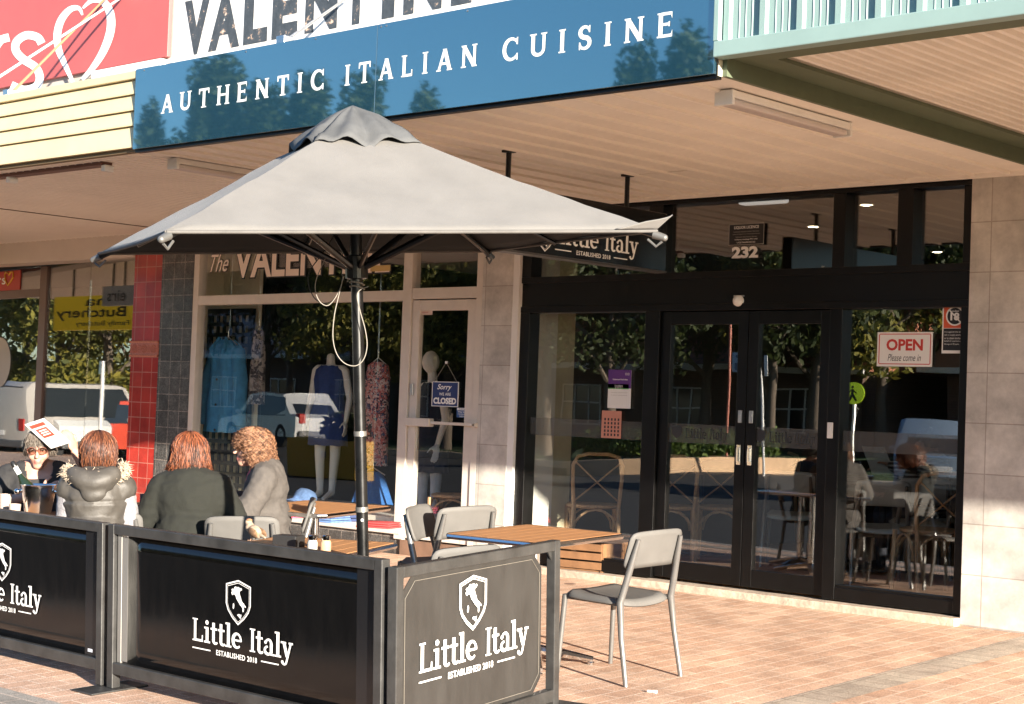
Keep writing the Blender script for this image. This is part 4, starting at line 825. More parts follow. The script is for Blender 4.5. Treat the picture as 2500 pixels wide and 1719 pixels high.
mb=MB(); mb.face([(c[0]-R_*.66,y-.0026,c[1]+R_*.56),(c[0]-R_*.56,y-.0026,c[1]+R_*.66),(c[0]+R_*.66,y-.0026,c[1]-R_*.56),(c[0]+R_*.56,y-.0026,c[1]-R_*.66)]); mb.build('slash',M_paper,t)
ln(t,[('t',s,*r(.1,.1+.8*k,.40-.06*i,.44-.06*i),.0,M_paper) for i,(s,k) in enumerate((('It is against the law to',1),('sell or supply alcohol to,',1),('or to obtain alcohol on',.95),('behalf of, a person under',1),('the age of 18 years.',.75)))],y-.0006)
t,x0,x1,z0,z1,y=plate('licence_notice','small black LIQUOR LICENCE notice above the glass doors','notice',1780,546,1866,598,GY,M_blk); r=rel(x0,x1,z0,z1)
ln(t,[('b',*r(0,1,.97,1),pm('grey_print',(.3,.28,.25),.6)),('b',*r(0,1,0,.03),MAT['grey_print']),('b',*r(0,.015,.03,.97),MAT['grey_print']),('b',*r(.985,1,.03,.97),MAT['grey_print']),('t','LIQUOR LICENCE',*r(.15,.85,.74,.90),.01,M_letter)]+[('t',s,*r(.5-k,.5+k,.60-.125*i,.67-.125*i),.0,MAT['grey_print']) for i,(s,k) in enumerate((('Licence issued under the law',.36),('sale of liquor on these premises',.38),('between the hours shown',.3)))]+[('t','E Sharon Holdings PTY LTD',*r(.18,.82,.22,.29),.01,M_letter),('t','LIQO660032332',*r(.24,.76,.08,.16),.0,M_letter)],y)
za,zb=F(1822,627,GY).z,F(1822,602,GY).z; mb=MB(); text_fit(mb,'232',FM((0,GY-.006,0)),fx(1788,615,GY),fx(1852,615,GY),za-.01,zb,bold=.045); o=mb.build('street_number',M_letter,norm=False,solid=.003); tag(rebase(o,(fx(1820,615,GY),GY,za)),'white number 232 on the glass above the doors','number')
t,x0,x1,z0,z1,y=plate('hygiene_certificate','purple green and white certificate taped inside the left pane','notice',1485,903,1541,997,GF,M_paper); r=rel(x0,x1,z0,z1)
ln(t,[('b',*r(0,1,.52,1),pm('purple_print',(.10,.025,.19),.5)),('b',*r(.0,.9,.50,.63),pm('green_print',(.10,.40,.08),.5)),('t','Hygiene and food safety',*r(.2,.85,.72,.77),.02,M_letter)],y)
ln(t,[('t','Excellent',*r(.3,.65,.56,.61),.0,M_letter),('t','* * * * *',*r(.32,.64,.515,.545),.02,M_letter)]+[('t',s,*r(.15,.85,.40-.07*i,.42-.07*i),.0,MAT['grey_print']) for i,s in enumerate(('this business meets the standard','for safe food and clean kitchens'))]+[('t','FOOD',*r(.74,.92,.86,.92),.0,M_letter)],y-.0006)
t,x0,x1,z0,z1,y=plate('pink_notice','pale pink paper with rows of dark squares below the certificate','notice',1469,1003,1517,1070,GF,pm('pink_paper',(.55,.24,.17),.7)); r=rel(x0,x1,z0,z1)
ln(t,[('b',*r(.14+.17*i,.22+.17*i,.08+.14*j,.17+.14*j),M_blk) for i in range(5) for j in range(5)],y)
DY=.03
t,x0,x1,z0,z1,y=plate('closed_sign','navy sign reading Sorry we are CLOSED hung on the dress shop door','sign',1055,932,1120,993,DY,M_paper,th=.004); r=rel(x0,x1,z0,z1)
ln(t,[('b',*r(.03,.97,.03,.97),M_navy)],y); ln(t,[('t','Sorry',*r(.2,.75,.62,.90),.02,.35,M_letter),('t','WE ARE',*r(.28,.72,.44,.56),.015,M_letter),('t','CLOSED',*r(.07,.93,.10,.36),.05,M_letter)],y-.0006)
mb=MB(); zc=F(1088,885,DY).z; mb.tube([(x0+.02,DY-.003,z1-.005),((x0+x1)/2,DY-.003,zc),(x1-.02,DY-.003,z1-.005)],.0025,6); mb.build('string',M_cord,t); MB().box((x0+x1)/2-.01,(x0+x1)/2+.01,DY-.008,DY+.004,zc-.01,zc+.01).build('hook',M_white,t)
t,x0,x1,z0,z1,y=plate('police_sticker','blue and white registered with police sticker low on the dress shop door','sticker',1115,996,1159,1020,DY,pm('mid_blue_print',(.03,.10,.28),.5),th=.0015); r=rel(x0,x1,z0,z1)
ln(t,[('b',*r(.02,.98,.74,.98),M_paper),('t','Pets Welcome' if 0 else 'NSW Police',*r(.15,.85,.79,.93),.0,M_navy)],y); ln(t,[('t','This business is',*r(.06,.96,.50,.66),.02,M_letter),('t','registered with',*r(.08,.92,.27,.42),.02,M_letter),('t','NSW Police',*r(.18,.82,.05,.20),.02,M_letter)],y-.0004)
t,x0,x1,z0,z1,y=plate('card_sticker','tiny white and blue card sticker at the left of the dress shop door glass','sticker',1007,936,1019,950,DY,M_paper,th=.0015); r=rel(x0,x1,z0,z1); ln(t,[('b',*r(.05,.95,.0,.28),M_navy),('t','VISA',*r(.12,.88,.4,.72),.03,M_navy)],y)
t,x0,x1,z0,z1,y=plate('door_notice','small pinkish notice in the top corner of the dress shop door','notice',1014,749,1056,769,DY,pm('pinkish_paper',(.70,.55,.47),.7),th=.0015); r=rel(x0,x1,z0,z1); ln(t,[('t','To our customers',*r(.06,.9,.5,.75),.0,M_redp),('t','ring bell',*r(.4,.75,.2,.38),.0,M_redp)],y)
t,x0,x1,z0,z1,y=plate('taped_paper','narrow cream paper strip taped below the door push bar','notice',1005,1040,1019,1100,DY,pm('cream_paper',(.62,.62,.52),.6),th=.0015)
# alarm dome
p=F(1805,735,.045); t=thing('sensor_dome','white sensor dome on the black beam above the doors','sensor',p); mb=MB(T(p)@RX(PI/2)); mb.lathe([(.04,-.01),(.042,.012),(.038,.03),(.022,.045),(0,.05)],20); mb.build('dome',M_white,t,smooth=True); MB(T(p)).box(-.045,.045,-.012,.006,.03,.042,bev=.003).build('mount',M_steel,t)
# ------------------------------------------------------------------ people
M_skin=pm('skin',(.46,.255,.185),.5,var=.08,vs=14); M_lip=pm('lips',(.48,.16,.13),.45)
def HF(o,d,n): # hand frame: y along fingers, z out of the back of the hand
    d=Vector(d).normalized(); n=Vector(n); n=(n-d*n.dot(d)).normalized(); x=d.cross(n); o=Vector(o)
    return Matrix(((x.x,d.x,n.x,o.x),(x.y,d.y,n.y,o.y),(x.z,d.z,n.z,o.z),(0,0,0,1)))
def hand(mb,H,curl=30,side=1,k=1.0):
    mb.ell((0,.012,0),(.024*k,.025*k,.017*k),M=H); mb.ell((0,.05*k,0),(.040*k,.045*k,.014*k),M=H); 
    for i,(x,L) in enumerate(((-.030,.072),(-.010,.082),(.011,.078),(.030,.060))):
        x=x*side*k; p=Vector((x,.088*k,0)); a=R(curl*.45); q=[p]
        for j,f in enumerate((.45,.32,.23)):
            p=p+Vector((x*.06,math.cos(a),-math.sin(a)))*L*f*k; q.append(p); a+=R(curl*.8)
        for j in range(3): mb.cap(H@q[j],H@q[j+1],.0090-.0008*j,.0084-.0008*j,8)
    t0=Vector((-.030*side*k,.022*k,-.004)); t1=t0+Vector((-.030*side,.028,-.012))*k; t2=t1+Vector((-.012*side,.032,-.012))*k
    mb.cap(H@t0,H@t1,.0125,.0105,8); mb.cap(H@t1,H@t2,.0100,.0088,8)
def person(label,M,arms,head=(0,.03,1.165),hrot=Matrix(),wide=1.,lean=0.,hands=(30,30)):
    t=thing('person',label,'person',M); mb=MB()
    Lz=lambda z:lean*max(0,z-.5)
    def P(x,y,z): return Vector((x*wide,y+Lz(z),z))
    tor=[((0,0,.53),(.20,.155,.13)),((0,.0,.68),(.18,.145,.16)),((0,-.01,.87),(.185,.125,.17)),((0,-.03,.96),(.15,.085,.09))]
    for c,r in tor: mb.ell(P(*c),(r[0]*wide,r[1],r[2]))
    [mb.cap(P(0,-.01,.99),P(s*.165,-.01,.945),.07,.058) for s in (-1,1)]
    hc=Vector(head)+Vector((0,Lz(1.1),0)); mb.cap(P(0,-.01,1.0),hc+Vector((0,-.02,-.06)),.060,.052)
    H=T(hc)@hrot
    mb.ell((0,-.008,.022),(.072,.088,.092),M=H,n=3); mb.ell((0,.022,-.032),(.058,.068,.082),M=H,n=3); mb.ell((0,.058,-.092),(.036,.032,.028),M=H)
    mb.cap(H@Vector((0,.088,.006)),H@Vector((0,.108,-.030)),.0085,.0135); mb.ell((0,.074,.026),(.05,.020,.011),M=H)
    for s in (-1,1): mb.ell((s*.034,.062,-.034),(.024,.024,.026),M=H); mb.ell((s*.073,-.004,-.012),(.011,.022,.031),M=H)
    mb.ell((0,.086,-.060),(.021,.012,.0075),M=H); mb.ell((0,.085,-.073),(.018,.012,.0085),M=H)
    for s in (-1,1):
        mb.cap(P(s*.09,.02,.52),P(s*.12,.42,.505),.088,.064); mb.cap(P(s*.12,.42,.505),P(s*.12,.40,.08),.060,.042); mb.cap(P(s*.12,.37,.05),P(s*.125,.53,.035),.045,.034)
    sl=[]
    for i,s in enumerate((-1,1)):
        el,wr,hd,hn=arms[i]; sh=P(s*.172,-.01,.925); el,wr=Vector(el),Vector(wr)
        mb.cap(sh,el,.054,.043); mb.cap(el,wr,.040,.028); hand(mb,HF(wr,hd,hn),hands[i],side=s); sl.append((sh,el,wr))
    mb.bm.transform(M); me=remesh(mb,.0072,3)
    Hi=(M@H).inverted(); 
    me.materials.append(M_skin)
    o=MB(); o.mesh(me); 
    for f in o.bm.faces:
        q=Hi@f.calc_center_median()
        if abs(q.x)<.022 and q.y>.078 and -.080<q.z<-.054: f.material_index=1
    bo=o.build('body',[M_skin,M_lip],t,smooth=True,angle=180,norm=False)
    mb=MB(M@H)
    for s in (-1,1): mb.ell((s*.031,.076,.006),(.0125,.0115,.0095))
    mb.build('eyes',pm('eye_white',(.55,.52,.5),.2),t,smooth=True)
    mb=MB(M@H)
    for s in (-1,1): mb.ell((s*.031,.0865,.006),(.006,.0035,.006))
    mb.build('irises',pm('iris_brown',(.06,.03,.015),.15),t,smooth=True)
    t['_']=0; del t['_']
    return dict(t=t,M=M,H=M@H,tor=tor,P=P,sl=sl,wide=wide,Lz=Lz,hc=hc)
def cloth(p,name,mat,pad=.016,torso=True,sleeves=True,sleeve_to=1.0,collar=True,vox=.011,wr=.010,quilt=0,zmin=.42,extra=None,cut=None,seed=0,low_neck=False):
    mb=MB(); P=p['P']
    if torso:
        for c,r in p['tor']: mb.ell(P(*c),(r[0]*p['wide']+pad,r[1]+pad,r[2]+pad))
        [mb.cap(P(0,-.01,.985),P(s*.165,-.01,.942),.07+pad,.058+pad) for s in (-1,1)]
        if collar: mb.tube([P(0,-.012,.99),P(0,-.008,1.055)],[.088+pad*.5,.074],16)
    if sleeves:
        for i,(sh,el,wr_) in enumerate(p['sl']):
            e=el.lerp(wr_,sleeve_to); mb.cap(sh,el,.058+pad,.047+pad); mb.cap(el,e,.046+pad,.036+pad*.8); mb.ell(el,(.052+pad,)*3)
    if extra: extra(mb,P)
    me=remesh(mb,vox,4)
    o=MB(p['M']); n0=len(me.vertices); S=Vector((seed*3.1,seed,seed*2))
    for v in me.vertices:
        c=v.co; n=v.normal; d=wr*(noise.noise(c*Vector((9,9,22)).x*0+Vector((c.x*9,c.y*9,c.z*26))+S)+.5*noise.noise(c*32+S))
        # folds gathering at elbow and armpit
        for sh,el,w_ in p['sl']:
            q=(c-el).length
            if q<.13: d+=wr*.6*math.sin((c-el).dot((w_-sh).normalized())*150)*(1-q/.13)
        if quilt: d+=-.012*max(0,1-abs(((c.z+.0*c.x)%quilt)-quilt/2)/.012)+.006
        v.co=c+n*d
    o.mesh(me)
    if cut:
        kill=[v for v in o.bm.verts if cut(p['M'].inverted()@v.co)]; bmesh.ops.delete(o.bm,geom=kill,context='VERTS')
    return o.build(name,mat,p['t'],smooth=True,angle=180,norm=False,solid=.004 if cut else 0)
def hair(p,mat,rad,length,n=420,curl=0.,part=0,r=.003,front=58,seed=1,up=.02,poof=1.,messy=.010,inward=.02,base=None):
    n=int(n*(5 if not curl else 3.2)); r*=.62; rr=random.Random(seed); mb=MB(p['H']); c=Vector((0,-.012,.018))
    mb.ell(c+Vector((0,-.012,.012)),(rad[0]*.90,rad[1]*.86,rad[2]*.90),n=3)
    # lower mass at the back of the head
    for k in range(7):
        a=R(-70+140*k/6)-PI/2; mb.cap(c+Vector((math.cos(a)*rad[0]*.72,math.sin(a)*rad[1]*.72,0)),c+Vector((math.cos(a)*rad[0]*.72,math.sin(a)*rad[1]*.72,-length+.03)),.032,.026,8)
    ms=[mat] if not isinstance(mat,list) else mat
    for i in range(n):
        az=rr.uniform(-180,180); fr=abs(az)<front      # az 0 = towards the face
        a=R(az+90); L=(length*(.75+.3*rr.random())) if not fr else (rad[2]*.45*rr.random()-.03)
        if fr and abs(az)>front*.75: L=length*.6*rr.random()
        pts=[]; m=10; k0=rr.uniform(0,6.28); dr=1+rr.uniform(-.06,.05); sgn=rr.choice((-1,1)); w0=rr.uniform(.0,.25)
        arcL=PI/2*rad[2]; tot=arcL+max(-arcL*.4,L)
        rs=[]
        for j in range(m+1):
            s=tot*(w0+(1-w0)*j/m)
            if s<arcL:
                th=s/arcL*PI/2; q=Vector((math.cos(a)*math.sin(th)*rad[0],math.sin(a)*math.sin(th)*rad[1],math.cos(th)*rad[2]))
            else:
                f=(s-arcL)/max(.01,length); k=1-inward/rad[0]*f*f; q=Vector((math.cos(a)*rad[0]*k,math.sin(a)*rad[1]*k,-(s-arcL)))
            q=c+q*1.0*dr*poof+Vector((noise.noise(Vector((i*.7,j*.35,seed))),noise.noise(Vector((i*.7+50,j*.35,seed))),noise.noise(Vector((i*.7+90,j*.35,seed)))))*messy*(j/m+.2)*2
            pts.append(q); rs.append(r*(1-.55*(j/m)**3))
        if curl:
            P2=[]; mm=26
            for j in range(mm+1):
                f=j/mm*(len(pts)-1); i0=min(int(f),len(pts)-2); q=pts[i0].lerp(pts[i0+1],f-i0); ph=k0+j*1.15*sgn; e=Vector((math.cos(a+PI/2),math.sin(a+PI/2),0)); o_=Vector((math.cos(a),math.sin(a),.2))
                P2.append(q+(e*math.cos(ph)+o_*math.sin(ph))*curl*min(1,j/5))
            pts=P2; rs=[r*(1-.4*(j/mm)**2) for j in range(mm+1)]
        f0=len(mb.bm.faces); mb.tube(pts,rs,3)
        if len(ms)>1:
            mi=rr.choice(range(len(ms))); mb.bm.faces.ensure_lookup_table()
            for q_ in range(f0,len(mb.bm.faces)): mb.bm.faces[q_].material_index=mi
    return mb.build('hair',ms,p['t'],smooth=True,angle=180,norm=False)
def trousers(p,mat):
    mb=MB(); P=p['P']; mb.ell(P(0,0,.51),(.205*p['wide']+.012,.165,.12))
    for s in (-1,1): mb.cap(P(s*.09,.02,.515),P(s*.12,.42,.505),.1,.076); mb.cap(P(s*.12,.42,.505),P(s*.12,.40,.10),.072,.058)
    me=remesh(mb,.014,4); o=MB(p['M']); o.mesh(me); o.build('trousers',mat,p['t'],smooth=True,angle=180,norm=False)
    mb=MB()
    for s in (-1,1): mb.cap(P(s*.12,.36,.05),P(s*.125,.54,.035),.052,.042); mb.ell(P(s*.12,.39,.08),(.05,.055,.05))
    me=remesh(mb,.012,3); o=MB(p['M']); o.mesh(me); o.build('shoes',pm('dark_shoe',(.03,.025,.02),.5),p['t'],smooth=True,angle=180,norm=False)
def glasses(p,mat,lens,w=.028,h=.022):
    g=MB(p['H']); 
    for s in (-1,1):
        g.tube([(s*.032+w*math.cos(a*PI/8),.102-.010*abs(math.cos(a*PI/8))*(1 if s*math.cos(a*PI/8)>0 else 0),.006+h*math.sin(a*PI/8)) for a in range(16)],.0024,6,closed=True)
        g.tube([(s*.060,.094,.012),(s*.078,.05,.012),(s*.080,-.01,.006)],.0026,6)
    g.tube([(-.006,.103,.012),(0,.106,.014),(.006,.103,.012)],.0022,6); o=g.build('glasses',mat,p['t'],smooth=True)
    g=MB(p['H'])
    for s in (-1,1): g.prism([(s*.032+w*.95*math.cos(a*PI/10),.006+h*.95*math.sin(a*PI/10)) for a in range(20)],.002,M=Matrix(((1,0,0,0),(0,0,-1,.101),(0,1,0,0),(0,0,0,1))))
    g.build('lenses',lens,o)
def face_to(d): return math.atan2(-d[0],d[1])
def seat(u,v,depth,dirn,ztop=1.27):
    q=AT(u,v,depth); return ground(q.x,q.y,face_to(dirn))
V2=lambda d:(RGT.x*d[0]+FWD.x*d[1],RGT.y*d[0]+FWD.y*d[1])     # direction in the photo: right, away
M_jean=pm('dark_jeans',(.03,.035,.05),.8,var=.2,vs=20)
# woman 1: facing us, shading her eyes with a menu
p1=person('woman in black top and glasses facing the camera, shading her face with a menu',seat(112,1100,10.4,V2((.25,-1))),
  [((-.33,.12,.90),(-.215,.20,1.10),(.30,.25,.85),(-.6,.5,.1)),((.31,.08,.76),(-.02,.30,.86),(-.85,.1,.35),(-.2,.9,.3))],head=(0,.05,1.115),hrot=RZ(R(-6))@RX(R(-10)),wide=1.12,hands=(38,60))
p=p1; cloth(p,'cardigan',pm('black_cardigan',(.022,.021,.021),.85,var=.2,vs=30,bump=.2,bs=200),sleeve_to=.35,collar=False,seed=1,cut=lambda q:(abs(q.x)<.075+max(0,(.99-q.z))*-.25 and q.y>.02 and q.z>.93-.0) or q.z>1.035)
hair(p,[pm('grey_brown_hair',(.085,.065,.05),.5),pm('pale_grey_hair',(.19,.16,.13),.5)],(.086,.102,.100),.060,n=300,messy=.012,front=62,seed=3,inward=.0)
glasses(p,pm('brown_frames',(.16,.06,.04),.3),glass('lens_glass',tint=(.86,.78,.74),r0=.04)); trousers(p,M_jean)
# menu lying across her brow
c0,c1,c2=AT(62,1036,10.25),AT(127,1095,10.17),AT(171,1081,10.09); c3=AT(103,1038,10.27)
ex=(c1-c0); ey=(c2-c1); 
MM=frame(c0,ex,ex.cross(ey)); mnu=thing('menu','white and red printed menu held up as a sun shade over the glasses wearer','menu',MM)
w_,h_=ex.length,ey.length; sg=1 if MM.inverted()@c2 and (MM.inverted()@c2).y>0 else -1
ds=MM.inverted()@c2; dx=ds.x-w_
def mq(a,b,z): return (a*w_+b*dx,b*ds.y,z)
def mslab(x0,x1,y0,y1,z0,z1,name,m,par):
    mb=MB(MM); vs=[mb.bm.verts.new(MM@Vector(mq(a,b_,z))) for z in (z0,z1) for b_ in (y0,y1) for a in (x0,x1)]
    for q in ((0,2,3,1),(4,5,7,6),(0,1,5,4),(2,6,7,3),(0,4,6,2),(1,3,7,5)): mb.bm.faces.new([vs[i] for i in q])
    return mb.build(name,m,par)
mslab(0,1,0,1,-.006,.006,'pages',M_paper,mnu); mslab(.0,1,.0,1,.0062,.008,'cover',pm('menu_cover',(.78,.72,.66),.45),mnu); mslab(.0,1,.0,1,-.008,-.0062,'cover',MAT['menu_cover'],mnu)
for a in ((.28,.62,.2,.8),(.10,.22,.1,.9)): 
    for s,z in ((1,.0084),(-1,-.0090)): mslab(*a,z,z+.0006,'print',pm('menu_red',(.55,.07,.04),.5),mnu)
for k in range(3): mslab(.34+.08*k,.38+.08*k,.3,.7,.0092,.0096,'print',M_paper,mnu)
# woman 2: back to us, fur hooded vest
p2=person('woman in a dark puffer vest with fur trimmed hood, her back to the camera',seat(252,1100,9.45,V2((-.12,1))),
  [((-.175,.08,.72),(-.16,.34,.78),(.2,1,0),(0,0,1)),((.175,.08,.72),(.16,.34,.78),(-.2,1,0),(0,0,1))],head=(0,.04,1.135),hrot=RZ(R(6)),wide=.84,lean=.10)
p=p2; M_vest=pm('puffer_vest',(.056,.050,.043),.55,var=.15,vs=25,bump=.12,bs=90)
cloth(p,'knit_sleeves',pm('pale_knit',(.24,.23,.24),.9,var=.25,vs=60,bump=.6,bs=160),torso=False,seed=2,wr=.006)
cloth(p,'vest',M_vest,pad=.026,sleeves=False,quilt=.135,seed=4,wr=.005)
def hoodx(mb,P): pass
mb=MB(); P=p['P']
hp=[P(.135*math.sin(R(a)),-.085-.06*math.cos(R(a)),1.035-.045*math.cos(R(a))**2) for a in range(-84,85,12)]
mb.tube(hp,[.045+.022*math.sin(PI*k/(len(hp)-1)) for k in range(len(hp))],12)
mb.ell(P(0,-.135,.985),(.125,.050,.070)); mb.ell(P(0,-.10,1.01),(.14,.05,.06)); mb.ell(P(0,-.155,.925),(.075,.028,.055)); mb.cap(P(-.09,-.14,1.0),P(-.02,-.17,.91),.028,.015); mb.cap(P(.09,-.14,1.0),P(.03,-.17,.91),.028,.015)
me=remesh(mb,.011,5); o=MB(p['M']); 
for v in me.vertices: v.co+=v.normal*.005*noise.noise(v.co*18)
o.mesh(me); hd=o.build('hood',M_vest,p['t'],smooth=True,angle=180,norm=False)
rr=random.Random(5); mb=MB(p['M'])
for i in range(3000):
    a=R(rr.uniform(-105,118)); c=P(.175*math.sin(a)*1.0,-.055-.075*math.cos(a),1.075-.055*math.cos(a)-.035*abs(math.sin(a)))+Vector((rr.gauss(0,.012),rr.gauss(0,.012),rr.gauss(0,.012)))
    d=Vector((math.sin(a)*.9+rr.gauss(0,.55),-math.cos(a)*.7+rr.gauss(0,.55),.45+rr.gauss(0,.6))).normalized(); L=rr.uniform(.016,.040)
    mb.tube([c,c+d*L*.6,c+d*L+Vector((rr.gauss(0,.008),rr.gauss(0,.008),-.008))],[.0022,.0018,.0006],4)
mb.build('fur_trim',pm('cream_fur',(.46,.37,.28),.9,var=.35,vs=30),hd,smooth=True,angle=180,norm=False)
hair(p,[pm('auburn_hair',(.11,.036,.018),.42),pm('auburn_hair_light',(.23,.085,.038),.4),pm('auburn_hair_dark',(.035,.014,.009),.5)],(.098,.112,.110),.115,n=560,seed=8,front=60); trousers(p,M_jean)
# woman 3: back to us, dark green top
p3=person('woman in a plain dark green top with a copper bob, her back to the camera',seat(478,1120,9.6,V2((-.05,1))),
  [((-.285,.08,.70),(-.18,.36,.77),(.4,1,0),(0,0,1)),((.285,.08,.70),(.16,.36,.77),(-.4,1,0),(0,0,1))],head=(-.02,.05,1.125),hrot=RZ(R(4)),wide=1.0,lean=.16)
p=p3; cloth(p,'jumper',pm('dark_green_knit',(.010,.0108,.0075),.9,var=.2,vs=40,bump=.35,bs=170),pad=.024,seed=6,wr=.006)
hair(p,[pm('copper_hair',(.15,.042,.019),.4),pm('copper_hair_light',(.30,.10,.042),.38),MAT['auburn_hair_dark']],(.104,.114,.112),.105,n=620,seed=11,front=60,inward=-.022); trousers(p,M_jean)
# woman 4: in profile, curly hair, sunglasses
p4=person('woman with brown curls and sunglasses in a grey denim jacket, in profile',seat(664,1108,10.5,V2((-1,-.12))),
  [((-.27,.10,.76),(-.14,.32,.80),(.4,.9,.2),(0,0,1)),((.27,.08,.76),(.13,.32,.80),(-.4,.9,.2),(0,0,1))],head=(0,.06,1.125),hrot=RZ(R(3)),wide=1.0,lean=.05)
p=p4; cloth(p,'pink_shirt',pm('pink_cotton',(.62,.10,.14),.8),pad=.008,sleeves=False,seed=3,wr=.006)
cloth(p,'denim_jacket',pm('grey_denim',(.075,.066,.059),.85,var=.22,vs=26,bump=.25,bs=150),pad=.026,seed=9,wr=.007,cut=lambda q:(abs(q.x)<.10 and q.y>.06))
hair(p,[pm('curly_brown_hair',(.17,.078,.040),.45),pm('curly_brown_light',(.34,.18,.10),.45),pm('curly_brown_dark',(.07,.03,.016),.45)],(.102,.114,.108),.140,n=480,curl=.015,seed=21,front=78,r=.0036,messy=.014,inward=-.02)
glasses(p,pm('tortoise_frames',(.05,.02,.012),.25),pm('dark_lens',(.02,.012,.01),.08),w=.031,h=.024); trousers(p,M_jean)
# ------------------------------------------------------------------ sparrow on the rail
q=F(622,1310,FY); zt=gz(FY)+.842; SP=T(Vector((F(618,1318,FY).x,FY,zt)))@RZ(R(180-8))
sp=thing('sparrow','small brown and cream sparrow perched on the middle barrier rail','bird',SP)
mb=MB(); mb.ell((0,.0,.045),(.045,.028,.030),M=RY(R(-18))); mb.ell((.032,0,.060),(.026,.022,.026)); mb.ell((.047,0,.082),(.020,.0175,.0175)); mb.ell((-.035,0,.036),(.03,.018,.016),M=RY(R(-10))); mb.cap((-.05,0,.035),(-.105,0,.022),.010,.006)
me=remesh(mb,.004,4); o=MB(SP); o.mesh(me); body=o.build('body',[pm('sparrow_cream',(.36,.27,.19),.85,var=.25,vs=60)],sp,smooth=True,angle=180,norm=False)
mb=MB(SP)
for s in (-1,1): mb.ell((-.022,s*.024,.048),(.046,.009,.019),M=RY(R(-14)))
mb.build('wing',pm('sparrow_wing',(.20,.11,.055),.85,var=.6,vs=90),sp,smooth=True)
mb=MB(SP); mb.ell((.043,0,.093),(.018,.014,.008)); mb.build('crown_patch',pm('sparrow_crown',(.34,.15,.08),.85),sp,smooth=True)
MB(SP).tube([(.064,0,.081),(.080,0,.078)],[.006,.001],8).build('beak',pm('beak',(.10,.07,.05),.4),sp)
mb=MB(SP)
for s in (-1,1): mb.ell((.057,s*.0135,.086),(.003,.002,.003),n=1)
mb.build('eyes',M_blk,sp)
for s in (-1,1): 
    mb=MB(SP); mb.tube([(.004,s*.011,.028),(.0,s*.012,.010),(.004,s*.012,.001)],.0022,5)
    for a in (-25,0,25): mb.tube([(.004,s*.012,.0015),(.004+.016*math.cos(R(a)),s*.012+.016*math.sin(R(a)),.001)],.0016,4)
    mb.build('leg',pm('bird_leg',(.40,.24,.16),.6),sp)

for pp,l in ((p3,'grey chair under the woman in the plain dark green top'),(p4,'grey chair under the curly haired woman, turned side on'),(p2,'grey chair under the woman in the fur hooded vest'),(p1,'grey chair under the woman shading her face with a menu')):
    copy_tree(ch,pp['M']@T(Vector((.33,.03,0) if pp is p3 else (.05,.32,0) if pp is p2 else (0,0,0))),l)
# ------------------------------------------------------------------ inside the restaurant
M_oak=pm('oak_wood',(.52,.32,.17),.5,var=.3,vs=12,stretch=(6,6,1))
def crossback(label,M,parts=True):
    t=thing('crossback_chair',label,'chair',M,'wooden cross-back chairs inside the restaurant'); r=.016
    for s in (-1,1):
        MB(M).tube([(s*.21,.20,0),(s*.20,.19,.45)],[.014,.019],8).build('leg',M_oak,t,smooth=True)
        MB(M).tube([(s*.19,-.27,0),(s*.185,-.21,.45)],[.014,.018],8).build('leg',M_oak,t,smooth=True)
    MB(M).tube([(-.185,-.21,.45),(-.20,-.215,.65),(-.205,-.24,.80),(-.17,-.26,.87),(-.08,-.27,.895),(.08,-.27,.895),(.17,-.26,.87),(.205,-.24,.80),(.20,-.215,.65),(.185,-.21,.45)],r,8).build('back_hoop',M_oak,t,smooth=True)
    for s in (-1,1): MB(M).tube([(s*.19,-.215,.50),(0,-.225-.008*s,.66),(-s*.19,-.25,.83)],.014,8,flat=.5).build('cross_slat',M_oak,t,smooth=True)
    MB(M).lathe([(.0,.44),(.20,.44),(.225,.452),(.225,.47),(.2,.478),(0,.472)],24).build('seat',M_oak,t,smooth=True)
    for q in ((1,0),(-1,0),(0,1),(0,-1)):
        x,y=q; a=Vector((x*.2 if x else -.2,y*.2 if y else -.2,0)); b_=Vector((x*.2 if x else .2,y*.2 if y else .2,0))
        MB(M).tube([(a.lerp(b_,.5+.46*math.cos(PI*k/8)))+Vector((0,0,.25+.185*math.sin(PI*k/8))) for k in range(9)],.010,6).build('arch_brace',M_oak,t,smooth=True)
    return t
def ifl(u,v,off=(0,0),rz=42,z=.05):
    p=Zp(u,v,z); a=R(rz); c=(p.x+off[0]*math.cos(a)-off[1]*math.sin(a),p.y+off[0]*math.sin(a)+off[1]*math.cos(a)); return T(Vector((c[0],c[1],z)))@RZ(a)
cb=crossback('wooden cross-back chair in the left pane, below the pink notice',ifl(1509,1378,(-.19,.27),46))
copy_tree(cb,ifl(1692,1380,(-.19,.27),40),'wooden cross-back chair behind the left glass door')
copy_tree(cb,ifl(1760,1385,(-.05,.5),30),'dim cross-back chair behind the first one in the left glass door')
copy_tree(cb,ifl(2240,1458,(.19,.27),50),'wooden cross-back chair at the far right of the right pane')
copy_tree(cb,ifl(1470,1360,(.0,1.3),120),'dim cross-back chair turned sideways behind the left pane')
copy_tree(cb,ifl(1930,1340,(.2,.9),60),'dim cross-back chair behind the grey chair in the right glass door')
M_ic=pm('pale_inner_chair',(.50,.48,.43),.4); M_il=pm('dark_inner_leg',(.10,.09,.085),.3,metal=.5)
ic=make_chair('pale backed chair behind the right glass door',ifl(1862,1385,(.20,.26),28),'pale backed chairs inside the restaurant',(M_ic,MAT['silver_grey_tube']))
copy_tree(ic,ifl(2083,1430,(.20,.26),38),'pale backed chair in the right pane, left of the pair')
copy_tree(ic,ifl(2165,1415,(.30,.40),38),'pale backed chair in the right pane, right of the pair')
M_dt=pm('dark_table_wood',(.09,.05,.03),.35,var=.3)
